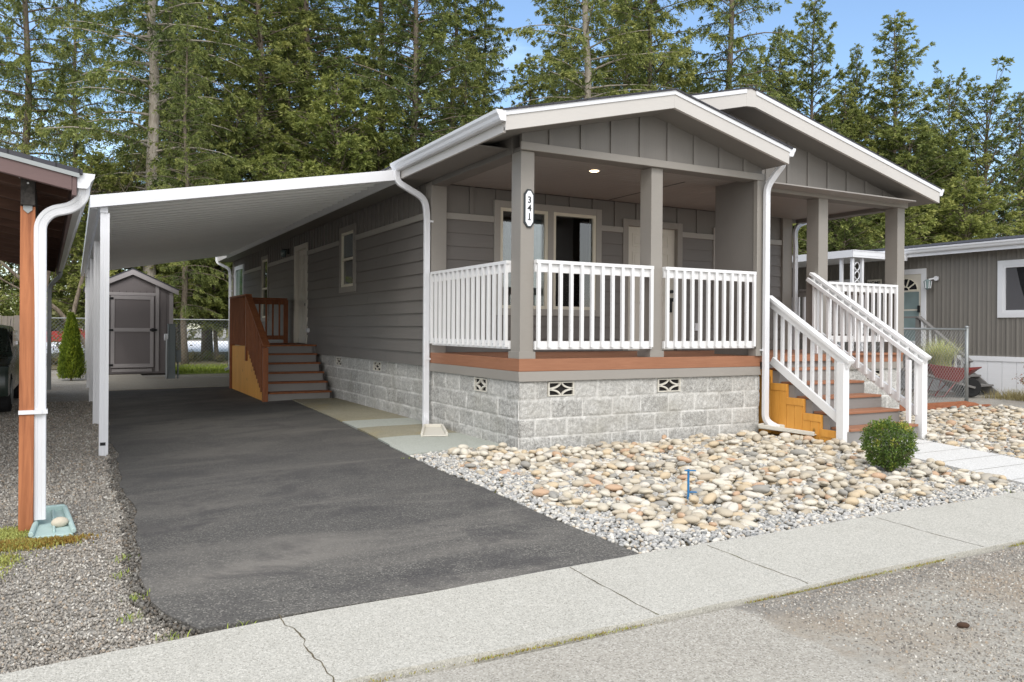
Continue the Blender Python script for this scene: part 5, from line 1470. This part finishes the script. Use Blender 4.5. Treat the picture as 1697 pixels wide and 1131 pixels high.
FIR = {
 'tall': fir(101, 26, 4.6, .08, 250, 1.35, .30, .18, leaf=.15, lw=.055, prof=.55, gap=.05),
 'tallb': fir(102, 26, 4.5, .12, 230, 1.25, .38, .20, leaf=.15, lw=.055, prof=.5, gap=.12, sag=.9),
 'sparse': fir(103, 26, 4.3, .16, 200, 1.1, .38, .16, leaf=.15, lw=.052, prof=.5, gap=.2, sag=1.0, rt=.26),
 'spire': fir(104, 18, 4.4, .05, 220, 1.3, .20, .32, leaf=.145, lw=.052, prof=.8, gap=.08),
 'spireb': fir(109, 18, 4.8, .05, 240, 1.4, .24, .24, leaf=.145, lw=.052, prof=.8, gap=.05),
 'open': fir(105, 15, 4.3, .06, 150, 1.0, .02, .50, prof=.55, gap=.18, leaf=.15, lw=.055),
 'young': fir(106, 9, 3.1, .17, 170, 1.4, .22, .28, leaf=.125, lw=.048, prof=.7, gap=.06),
 'youngb': fir(107, 9, 3.4, .19, 160, 1.3, .36, .24, leaf=.13, lw=.048, prof=.6, sag=.9, gap=.08),
}
HT = {'tall': 26, 'tallb': 26, 'sparse': 26, 'spire': 18, 'spireb': 18, 'open': 15, 'young': 9, 'youngb': 9}
lightmesh = {}
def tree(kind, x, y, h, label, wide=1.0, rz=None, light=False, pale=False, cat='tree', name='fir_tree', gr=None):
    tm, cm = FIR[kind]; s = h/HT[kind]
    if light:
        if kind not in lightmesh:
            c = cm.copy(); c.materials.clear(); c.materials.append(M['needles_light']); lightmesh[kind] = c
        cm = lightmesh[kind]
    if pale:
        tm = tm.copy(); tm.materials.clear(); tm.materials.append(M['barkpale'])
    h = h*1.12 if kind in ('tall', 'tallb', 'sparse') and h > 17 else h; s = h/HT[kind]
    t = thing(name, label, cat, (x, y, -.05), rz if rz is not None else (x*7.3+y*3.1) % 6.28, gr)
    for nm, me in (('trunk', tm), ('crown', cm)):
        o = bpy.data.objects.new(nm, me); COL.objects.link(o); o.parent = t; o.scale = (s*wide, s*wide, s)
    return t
for a in [
 ('sparse', -6.0, 32.4, 21.5, 'tall fir with two bare grey trunk stretches above the timber carport', .8, .4),
 ('tallb', -4.2, 44.2, 24, 'thin fir showing blue sky between its branches, left of the pale trunk', .62, 1.0),
 ('tallb', -8.6, 37, 22, 'fir cut by the left edge of the picture', .7, 2.0),
 ('sparse', -1.6, 25.4, 23, 'tall fir with the thickest pale trunk rising behind the white carport', .95, 2.2, False, True),
 ('tallb', -.3, 31.6, 21, 'dark fir just right of the thick pale trunk', .75, 3.2),
 ('tall', 2.0, 37.1, 23, 'deep green fir behind the middle of the carport roof', 1.0, .8),
 ('tall', 2.9, 28.8, 20, 'dense olive fir with long hanging boughs over the carport', 1.05, 4.0),
 ('tallb', 5.8, 32.7, 23, 'dense fir left of the clear sky gap, its top out of the picture', 1.1, 5.1),
 ('young', 5.4, 25.0, 11.5, 'bushy mid height fir close behind the house roof', 1.05, 1.3, True),
 ('tall', 10.6, 34.6, 24, 'broad fir behind the left gutter of the house', 1.0, 2.7),
 ('tallb', 9.0, 25.6, 20, 'fir with a dark forked trunk above the left eave', 1.0, 3.9),
 ('tall', 14.4, 33.3, 22.5, 'wide fir whose upper boughs reach into the blue sky gap', .95, 0.3),
 ('spireb', 16.9, 29.0, 15.8, 'shorter yellow green fir just above the porch ridge left end', .85, 1.1, True),
 ('sparse', 17.1, 24.3, 24, 'thin fir with a clear pale trunk above the porch gable', 1.0, 5.5, False, True),
 ('spire', 24.2, 30.6, 23, 'narrow fir between the two thin trunked firs over the ridge', .9, 2.0),
 ('tallb', 21.6, 25.0, 23, 'bushy fir straight above the porch roof ridge', .95, 3.0),
 ('spireb', 29.9, 31.0, 15, 'low fir filling the gap behind the porch gable peak', .9, .7),
 ('sparse', 25.3, 23.2, 25, 'sparse narrow fir with a dark trunk above the second gable', .85, 1.9),
 ('spireb', 33.6, 27.8, 20, 'rounded fir directly right of the second gable peak', .8, 4.4),
 ('spire', 36.3, 27.5, 22.4, 'tallest spire fir right of the gables, touching the top edge', .85, 5.2),
 ('spire', 37.0, 24.8, 18.6, 'thin spire fir between two taller spires on the right', .55, .2),
 ('spire', 37.3, 22.4, 19.7, 'tall pointed fir standing alone against the sky on the right', 1.05, 1.2),
 ('open', 40.9, 21.5, 15.8, 'open tree with ragged upright limbs at the right', .75, 2.3),
 ('open', 41.8, 20.0, 15.3, 'leaning thin crowned tree with bare limb ends at the far right', 1.15, 3.6),
 ('tall', 47.7, 21.2, 12.3, 'dark fir at the right edge above the neighbour roof', .9, 4.9),
 ('spireb', 47.6, 18.0, 13.5, 'fir partly cut off by the right edge', 1.0, 5.9),
 ('young', 35.0, 16.8, 9.0, 'bright green bushy fir behind the neighbour roof', 1.2, .5, True),
 ('youngb', 31.4, 18.2, 8.4, 'low bushy fir seen between the right porch posts', 1.1, 1.6, True),
 ('young', 28.0, 18.2, 8.6, 'green fir seen through the porch beside the far downspout', 1.1, 2.6),
 ('spireb', 30.8, 21.6, 12.6, 'full fir rising behind the sloping right roof edge', 1.0, 3.3),
 ('young', 39.0, 15.6, 7.6, 'light green fir low at the far right over the roof', 1.2, 4.1, True),
 ('young', -3.6, 25.4, 7.6, 'low leafy fir left of the carport corner', 1.0, 1.0, True),
 ('youngb', -2.2, 27.4, 8.2, 'bright drooping fir at the foot of the thick pale trunk', 1.1, 2.0, True),
 ('young', .8, 25.6, 7.4, 'yellow green fir over the left third of the carport roof', 1.1, 3.0, True),
 ('youngb', 3.2, 24.4, 8.0, 'drooping green fir over the middle of the carport roof', 1.0, 4.0, True),
 ('youngb', 1.9, 27.2, 10.6, 'fir with low hanging boughs seen under the carport roof', 1.0, 5.0),
 ('sparse', -.75, 22.4, 12, 'slim dark trunked fir just right of the shed behind the chain link', .9, .9),
 ('youngb', 7.3, 26.0, 9.6, 'dense fir low behind the left roof edge of the house', 1.1, 1.4),
 ('young', -7.2, 27.0, 7.6, 'leafy fir above the roof of the timber carport', 1.1, .3, True),
 ('tall', -11.5, 30, 20, 'fir outside the left edge with boughs reaching in', .7, 1.9),
 ('tallb', 1.0, 41.5, 24, 'distant fir behind the dark fir right of the pale trunk', .7, .6),
 ('tall', 7.6, 40, 25, 'distant dense fir filling the gap above the carport end', 1.1, 2.2),
 ('tallb', 12.4, 27.5, 15, 'mid height fir whose crown ends just right of the forked trunk', 1.0, 4.2),
 ('tall', 4.6, 30.5, 16.5, 'full olive fir of middle height over the carport roof', 1.0, 5.7),
 ('tall', 20.6, 31.5, 20, 'full fir left of the gable ridge behind the pale trunk', .9, .1),
 ('tall', 27.2, 26.5, 15.5, 'dense fir whose top ends behind the second gable', .9, 1.4),
 ('tallb', 33.2, 31, 17, 'soft crowned fir behind the tall spires on the right', .9, 2.9),
 ('tall', 39.5, 24.0, 13.5, 'dense dark fir filling in below the lone tall spire', 1.1, .4),
 ('tallb', 16.4, 33.5, 19.5, 'fir whose right boughs edge the small sky gap over the left roof slope', .8, 3.3),
 ('spireb', 25.0, 27.5, 16.5, 'full fir under the dark thin trunk behind the ridge', 1.0, 2.6),
 ('spireb', 34.5, 23.5, 15.5, 'broad fir filling in behind the long right roof slope', 1.1, 1.7),
 ('spireb', 38.5, 20.0, 12.5, 'broad fir right of the tall lone spire, lower', 1.1, 4.7),
 ('spire', 45.0, 19.8, 15.6, 'pointed fir showing behind the open crowned trees', .9, 2.4),
 ('tallb', 24.7, 38.4, 19.5, 'distant fir low between the two trunks left of the gable ridge', .7, 3.1),
 ('tall', 27.1, 34.8, 21.5, 'distant tall fir just behind the porch gable peak', .7, .5),
 ('spireb', 33.6, 35.8, 20.5, 'distant fir filling the sky behind the dark sparse fir', .9, 1.9),
 ('spire', 37.6, 33.6, 20.5, 'distant spire behind the second gable peak', 1.2, 4.2),
 ('spireb', 41.5, 29.2, 16.5, 'distant dense fir between the tallest spire and the lone spire', 1.2, 5.3),
 ('spireb', 39.8, 25.5, 15.8, 'leafy fir hugging the left side of the lone tall spire', 1.0, 2.2),
 ('spireb', 44.6, 25.2, 15.0, 'leafy fir hugging the right side of the lone tall spire', 1.1, .9),
 ('young', 36.0, 20.8, 12.6, 'full fir with yellow green tips above the lower end of the roof', 1.2, 3.7),
 ('spireb', 43.5, 25, 12.5, 'plain fir behind the open crowned tree', 1.1, .9),
 ]:
    tree(*a[:6], *( [a[6]] if len(a) > 6 else []), *( [a[7]] if len(a) > 7 else []), *( [a[8]] if len(a) > 8 else []))

# bare deciduous trees behind the arborvitae
def bare(seed, Ht, lean):
    g = RS(seed); mb = MB(); tips = []
    def grow(p, d, r, l, k):
        pts = [p]; rr = [r]
        for i in range(5):
            d = Vector(d)+Vector(g.normal(0, .13, 3)); d.z += .04; d.normalize(); p = Vector(p)+d*l/5; pts.append(p); rr.append(r*(1-.11*(i+1)))
            if k > 0 and i >= 1:
                for _ in range(1 if k > 2 else 2):
                    if g.rand() < .8:
                        q = Vector(d)+Vector(g.normal(0, .65, 3)); q.normalize(); grow(p, q, rr[-1]*.55, l*g.uniform(.45, .7), k-1)
        mb.tube(pts, rr, 6 if r > .04 else 4, False)
        if k <= 1: tips.append((p, d))
    grow(Vector((0, 0, 0)), Vector(lean).normalized(), .10, Ht, 3)
    return mb, tips
for i, (x, y, h, ln, lab) in enumerate([(-4.35, 22.8, 5.0, (.25, 0, 1), 'bare trunked crooked tree behind the arborvitae'), (-3.4, 23.4, 5.5, (-.55, .1, 1), 'bare tree leaning left behind the carport posts'),
                                        (-5.3, 24.2, 4.6, (.1, 0, 1), 'thin bare tree seen beside the far downspout of the timber carport')]):
    mb, tips = bare(30+i, h, ln); t = thing('bare_tree', lab, 'tree', (x, y, 0))
    mb.build('trunk', M['bark'], t, 0, True)
    g = RS(60+i); P = np.array([p for p, d in tips]); n = 2600; O = P[g.randint(0, len(P), n)]+g.normal(0, .28, (n, 3)); d = unit(g.normal(0, 1, (n, 3)))
    leafmesh('crown', leaves(O, d, g.uniform(.05, .1, n), g.uniform(.025, .045, n), unit(g.normal(0, 1, (n, 3)))), g.uniform(0, 1, n), M['brush'], t)

def clumps(name, mat, centres, per, spread, leaf, seed, parent=None, flat=1.0):
    g = RS(seed); C = np.repeat(np.asarray(centres, float), per, 0); n = len(C)
    sp = np.asarray(spread, float); 
    off = unit(g.normal(0, 1, (n, 3)))*(g.rand(n)**.5)[:, None]
    O = C[:, :3]+off*C[:, 3:4]*np.array([1, 1, flat]); O[:, 2] = np.maximum(O[:, 2], .02)
    d = unit(off*.6+g.normal(0, .6, (n, 3))+np.array([0, 0, .25])); k = g.uniform(.6, 1.3, n)
    return leafmesh(name, leaves(O, d, leaf*k, leaf*.42*k, unit(g.normal(0, .6, (n, 3))+np.array([0, 0, 1]))), np.clip(np.repeat(g.uniform(0, 1, len(centres)), per)*.6+g.rand(n)*.4, 0, 1), mat, parent)
g = RS(21)
cs = []
for i in range(430):
    x = g.uniform(-24, 62); y = g.uniform(26, 38) if x < 20 else g.uniform(20, 34)
    if -9 < x < 7 and g.rand() < .8: continue
    r = g.uniform(.3, 1.0); cs.append((x, y, r*g.uniform(.2, .9), r))
for i in range(120):
    x = g.uniform(-12, 8); r = g.uniform(.08, .22); cs.append((x, g.uniform(23.5, 27), r*.5, r))
tag(clumps('undergrowth', M['brush'], cs, 150, 0, .16, 22), 'tangled brown and green undergrowth between the tree trunks', 'undergrowth', kind='stuff')
cs = [(g.uniform(-90, 150), g.uniform(78, 100), g.uniform(0, 11)*g.uniform(.3, 1), g.uniform(1.2, 2.6)) for i in range(620)]
tag(clumps('far_woods', M['farleaf'], cs, 120, 0, .75, 23), 'pale distant woods beyond the white lot', 'woods', kind='stuff')
cs = [(-9.5+.13*i, 23.2+g.uniform(-.3, .3), g.uniform(.5, 2.25), .42) for i in range(34) for _ in range(5)]
tag(clumps('hedge', M['needles_light'], cs, 130, 0, .09, 24), 'green clipped hedge showing above the weathered board fence', 'hedge')

# boxwood
bx = thing('boxwood_shrub', 'small clipped boxwood with yellowing tips beside the paved walkway', 'shrub', (2.79, -2.36, H(2.79, -2.36)))
g = RS(31); n = 9000
d = unit(g.normal(0, 1, (n, 3))); q = (np.abs(d)**3.2).sum(1)**(-1/3.2)
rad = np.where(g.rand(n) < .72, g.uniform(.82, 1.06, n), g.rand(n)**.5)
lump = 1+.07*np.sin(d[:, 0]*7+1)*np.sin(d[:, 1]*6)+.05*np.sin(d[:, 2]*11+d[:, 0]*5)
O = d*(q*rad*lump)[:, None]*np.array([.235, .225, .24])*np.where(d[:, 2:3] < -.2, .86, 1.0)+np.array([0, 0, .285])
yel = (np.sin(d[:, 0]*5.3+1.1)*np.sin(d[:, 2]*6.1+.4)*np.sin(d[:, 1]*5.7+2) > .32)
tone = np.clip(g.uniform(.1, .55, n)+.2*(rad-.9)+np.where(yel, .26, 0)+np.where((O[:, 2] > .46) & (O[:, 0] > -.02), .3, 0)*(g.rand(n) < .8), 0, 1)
dd = unit(d*.5+g.normal(0, .7, (n, 3))+np.array([0, 0, .35]))
ns = 70; sh = unit(g.normal(0, 1, (ns, 3))+np.array([0, 0, .5])); sb_ = sh*np.array([.23, .22, .235])+np.array([0, 0, .285])
t9 = np.tile(np.linspace(0, 1, 12), ns); S9 = np.repeat(sb_, 12, 0)+np.repeat(unit(sh+g.normal(0, .4, (ns, 3))+np.array([0, 0, .4])), 12, 0)*(t9*np.repeat(g.uniform(.03, .085, ns), 12))[:, None]
O = np.concatenate([O, S9]); dd = np.concatenate([dd, unit(g.normal(0, .8, (ns*12, 3))+np.repeat(sh, 12, 0))]); tone = np.concatenate([tone, np.clip(g.uniform(.3, .75, ns*12), 0, 1)]); n = len(O)
O = O*np.array([.9, .9, .93])
leafmesh('crown', leaves(O, dd, g.uniform(.016, .028, n), g.uniform(.010, .015, n), unit(g.normal(0, 1, (n, 3)))), tone, M['boxleaf'], bx)
mb = MB()
for i in range(46):
    a = g.rand()*6.28; e = g.uniform(.3, 1.3); p = Vector((math.cos(a)*math.cos(e)*.26, math.sin(a)*math.cos(e)*.26, .08+.45*math.sin(e)*g.uniform(.8, 1.08)))
    mb.tube([(0, 0, -.02), p*.5+Vector((0, 0, .03)), p], [.008, .004, .0015], 4, False)
mb.build('trunk', M['bark'], bx)

# arborvitae
av = thing('arborvitae', 'young bright green conical arborvitae left of the white carport posts', 'shrub', (-4.2, 15.3, -.03))
g = RS(33); n = 15000; z = g.rand(n)**.8; rr = .30*(1-z)**.62*(.72+.28*np.minimum(1, z*9)); a = g.rand(n)*6.28
rr = rr*(1+.12*np.sin(a*5+z*9)+.08*np.sin(a*9-z*17)); f = g.uniform(.45, 1.05, n)
O = np.stack([np.cos(a)*rr*f, np.sin(a)*rr*f, .02+z*1.6], 1); d = unit(np.stack([np.cos(a)*.45, np.sin(a)*.45, np.full(n, 1.0)], 1)+g.normal(0, .3, (n, 3)))
leafmesh('crown', leaves(O, d, g.uniform(.05, .10, n), g.uniform(.016, .03, n), unit(g.normal(0, 1, (n, 3)))), np.clip(g.uniform(.1, .8, n)*f+.15*np.sin(a*3), 0, 1), M['arbor'], av)
MB().tube([(0, 0, -.05), (0, 0, 1.2)], [.03, .01], 6).build('trunk', M['bark'], av)

# blades
def blades(name, mat, base, hgt, wid, lean, seed, parent=None, seg=4, tone=None):
    g = RS(seed); n = len(base); a = g.rand(n)*6.28; dirs = np.stack([np.cos(a), np.sin(a), np.zeros(n)], 1); sd = np.stack([-np.sin(a), np.cos(a), np.zeros(n)], 1)
    V = []
    for i in range(seg+1):
        t = i/seg; c = base+dirs*(lean*hgt*t**1.8)[:, None]+np.array([0, 0, 1])*(hgt*(t-.55*lean*t**2.6))[:, None]
        ww = (wid*(1-t)**.7*.5+.0003)[:, None]; V += [c-sd*ww, c+sd*ww]
    V = np.stack(V, 1); F = np.concatenate([np.arange(n)[:, None]*(2*seg+2)+np.array([2*i, 2*i+1, 2*i+3, 2*i+2]) for i in range(seg)])
    tn = g.rand(n) if tone is None else tone
    return npmesh(name, V.reshape(-1, 3), F, mat, parent, False, {'tone': np.repeat(tn, 2*seg+2)})
g = RS(41); n = 900
og = thing('ornamental_grass', 'clump of yellow striped ornamental grass growing in the wheelbarrow', 'plant', (11.28, 2.66, .55))
b = g.normal(0, .07, (n, 3))*np.array([1, 1, 0])
blades('foliage', M['blade'], b, g.uniform(.5, .85, n), g.uniform(.008, .014, n), g.uniform(.25, 1.0, n), 42, og, 6)
MB().disc((0, 0, -.06), .2, 2, .1, 14).build('soil', M['mulch'], og)
# moss and tufts
g = RS(43)
pts = []
for (cx, cy, sx, sy, n, lo, hi) in [(-4.55, -.98, .12, .11, 2600, .55, 1), (-4.42, -1.35, .13, .07, 3200, .25, .75), (-4.24, -1.36, .06, .04, 1500, 0, .4), (-4.62, -1.75, .09, .10, 2000, .5, 1), (-4.52, -1.30, .22, .05, 1600, .0, .45), (-4.6, -2.1, .05, .08, 700, .5, 1)]:
    for _ in range(n): pts.append((g.normal(cx, sx), g.normal(cy, sy), g.uniform(lo, hi)))
pts = np.array(pts); base = np.stack([pts[:, 0], pts[:, 1], Hn(pts[:, :2])-.008], 1)
k = [not (-4.48 < p[0] < -4.36 and -1 < p[1] < -.85) for p in pts]
tag(blades('moss', M['moss'], base, g.uniform(.012, .032, len(base)), g.uniform(.005, .011, len(base)), g.uniform(.2, .9, len(base)), 44, None, 2, pts[:, 2]), 'yellow and orange moss spreading over the gravel by the stained post', 'moss', kind='stuff')
n = 4500; x = g.uniform(-3.6, 3.2, n); cl = np.array([wob(9, 1, 5, 3)(t) for t in x]); k = cl+g.normal(0, .35, n) > .0; x = x[k]; n = len(x)
y = np.array([-4.335+eR(t*1.1)*.5 for t in x])+g.normal(0, .007, n)
tag(blades('joint_moss', M['moss'], np.stack([x, y, Hn(np.stack([x, y], 1))+.008], 1), g.uniform(.005, .015, n), g.uniform(.003, .007, n), g.uniform(.2, 1, n), 45, None, 2, g.uniform(.15, .8, n)), 'thin line of moss in the joint between sidewalk and road', 'moss', kind='stuff')
cs = [(-3.90, -2.45), (-3.86, -2.9), (-3.75, -3.52), (-3.45, -3.56), (-3.88, -2.1), (-3.9, -3.2), (3.0, -3.36), (.35, -1.6), (-1.2, .1)]
b = np.concatenate([np.stack([g.normal(a, .03, 26), g.normal(c, .03, 26), np.full(26, H(a, c)+.0)], 1) for a, c in cs])
tag(blades('weeds', M['grasstuft'], b, g.uniform(.015, .05, len(b)), g.uniform(.003, .006, len(b)), g.uniform(.3, 1, len(b)), 46, None, 3), 'small green weeds along the driveway and sidewalk edges', 'weeds', kind='stuff')
n = 3500; x = g.uniform(11.9, 12.9, n); y = g.uniform(-1, 2.2, n)
tag(blades('dry_grass', M['dry'], np.stack([x, y, np.zeros(n)-.02], 1), g.uniform(.06, .28, n), g.uniform(.006, .012, n), g.uniform(.2, .8, n), 47, None, 3), 'strip of dry grass along the white skirting of the neighbour house', 'dry grass', kind='stuff')
n = 16000; x = g.uniform(-2, 8, n); y = g.uniform(17, 22, n)
tag(blades('lawn_grass', M['grasstuft'], np.stack([x, y, np.zeros(n)-.02], 1), g.uniform(.05, .14, n), g.uniform(.012, .02, n), g.uniform(.2, .8, n), 48, None, 2), 'strip of green grass before the back chain link fence', 'grass', kind='stuff')
# russet shrub at the right edge
rs = thing('russet_shrub', 'twiggy russet leaved shrub at the right edge before the white skirting', 'shrub', (11.85, .95, 0))
g = RS(51); mb = MB(); tips = []
for i in range(34):
    a = g.rand()*6.28; e = g.uniform(.5, 1.4); l = g.uniform(.6, 1.05); p = Vector((math.cos(a)*math.cos(e)*l*.8, math.sin(a)*math.cos(e)*l*.8, math.sin(e)*l))
    mb.tube([(0, 0, -.05), p*.5+Vector((0, 0, .06)), p], [.009, .005, .002], 4, False)
    tips += [p*t+Vector((0, 0, .06*(1-t))) for t in (.45, .6, .7, .8, .9, 1)]
mb.build('trunk', M['bark'], rs)
P = np.array(tips); n = 1500; O = P[g.randint(0, len(P), n)]+g.normal(0, .035, (n, 3))
leafmesh('crown', leaves(O, unit(g.normal(0, 1, (n, 3))), g.uniform(.03, .05, n), g.uniform(.015, .025, n), unit(g.normal(0, 1, (n, 3)))), g.uniform(0, .9, n), M['redtwig'], rs)
# ------------------------------------------------------------------ camera, sun and sky
cam = bpy.data.objects.new('camera', bpy.data.cameras.new('camera')); COL.objects.link(cam)
cam.data.sensor_width = 36; cam.data.lens = 28.112; cam.data.shift_y = -.0110; cam.data.clip_end = 3000; cam.data.clip_start = .05
cam.location = (-4.1457, -7.3973, 1.2945)
cam.rotation_euler = (Matrix.Rotation(math.radians(-28.716), 4, 'Z') @ Matrix.Rotation(PI/2, 4, 'X') @ Matrix.Rotation(math.radians(.396), 4, 'Z')).to_euler()
scene.camera = cam
SUN_EL, SUN_AZ = 46, 200             # azimuth clockwise from +Y (the sun stands behind and a little left of the camera)
el, az = math.radians(SUN_EL), math.radians(SUN_AZ)
d = Vector((math.sin(az)*math.cos(el), math.cos(az)*math.cos(el), math.sin(el)))
sl = bpy.data.lights.new('sun', 'SUN'); sl.energy = 1.1; sl.angle = math.radians(24); sl.color = (1, .97, .93)
so_ = bpy.data.objects.new('sun', sl); COL.objects.link(so_); so_.rotation_euler = d.to_track_quat('Z', 'Y').to_euler(); so_.location = (0, -20, 30)
w = bpy.data.worlds.new('World'); scene.world = w; w.use_nodes = True; nt = w.node_tree; nt.nodes.clear()
ou = nt.nodes.new('ShaderNodeOutputWorld'); bg = nt.nodes.new('ShaderNodeBackground'); nt.links.new(bg.outputs[0], ou.inputs[0])
sk = nt.nodes.new('ShaderNodeTexSky'); sk.sky_type = 'NISHITA'; sk.sun_disc = False; sk.sun_elevation = el; sk.sun_rotation = az
sk.air_density = 1.15; sk.dust_density = .7; sk.ozone_density = 3.5
tc = nt.nodes.new('ShaderNodeTexCoord'); mp_ = nt.nodes.new('ShaderNodeMapping'); mp_.inputs['Scale'].default_value = (1.2, 1.2, 5); nt.links.new(tc.outputs['Generated'], mp_.inputs[0])
no = nt.nodes.new('ShaderNodeTexNoise'); no.inputs['Scale'].default_value = 1.7; no.inputs['Detail'].default_value = 7; no.inputs['Distortion'].default_value = .8; nt.links.new(mp_.outputs[0], no.inputs['Vector'])
cr = nt.nodes.new('ShaderNodeValToRGB'); cr.color_ramp.elements[0].position = .52; cr.color_ramp.elements[0].color = (0, 0, 0, 1); cr.color_ramp.elements[1].position = .8; cr.color_ramp.elements[1].color = (.45, .45, .45, 1); nt.links.new(no.outputs[0], cr.inputs[0])
mx = nt.nodes.new('ShaderNodeMix'); mx.data_type = 'RGBA'; nt.links.new(cr.outputs[0], mx.inputs[0]); nt.links.new(sk.outputs[0], mx.inputs[6]); mx.inputs[7].default_value = (9, 10.5, 12, 1)
# unseen white cloud added behind camera and overhead to whiten sky light, clear ahead
sp = nt.nodes.new('ShaderNodeVectorMath'); sp.operation = 'DOT_PRODUCT'; nt.links.new(tc.outputs['Generated'], sp.inputs[0]); sp.inputs[1].default_value = (-.38, -.72, .58)
mr = nt.nodes.new('ShaderNodeMapRange'); mr.interpolation_type = 'SMOOTHSTEP'; nt.links.new(sp.outputs['Value'], mr.inputs[0])
mr.inputs[1].default_value = .05; mr.inputs[2].default_value = .65; mr.inputs[3].default_value = 0; mr.inputs[4].default_value = .85
m2 = nt.nodes.new('ShaderNodeMix'); m2.data_type = 'RGBA'; nt.links.new(mr.outputs[0], m2.inputs[0]); nt.links.new(mx.outputs[2], m2.inputs[6]); m2.inputs[7].default_value = (9.7, 9.5, 9.3, 1)
nt.links.new(m2.outputs[2], bg.inputs[0]); bg.inputs[1].default_value = .145
scene.view_settings.view_transform = 'Standard'; scene.view_settings.look = 'None'; scene.view_settings.exposure = .6; scene.view_settings.gamma = 1
scene.view_settings.use_curve_mapping = False
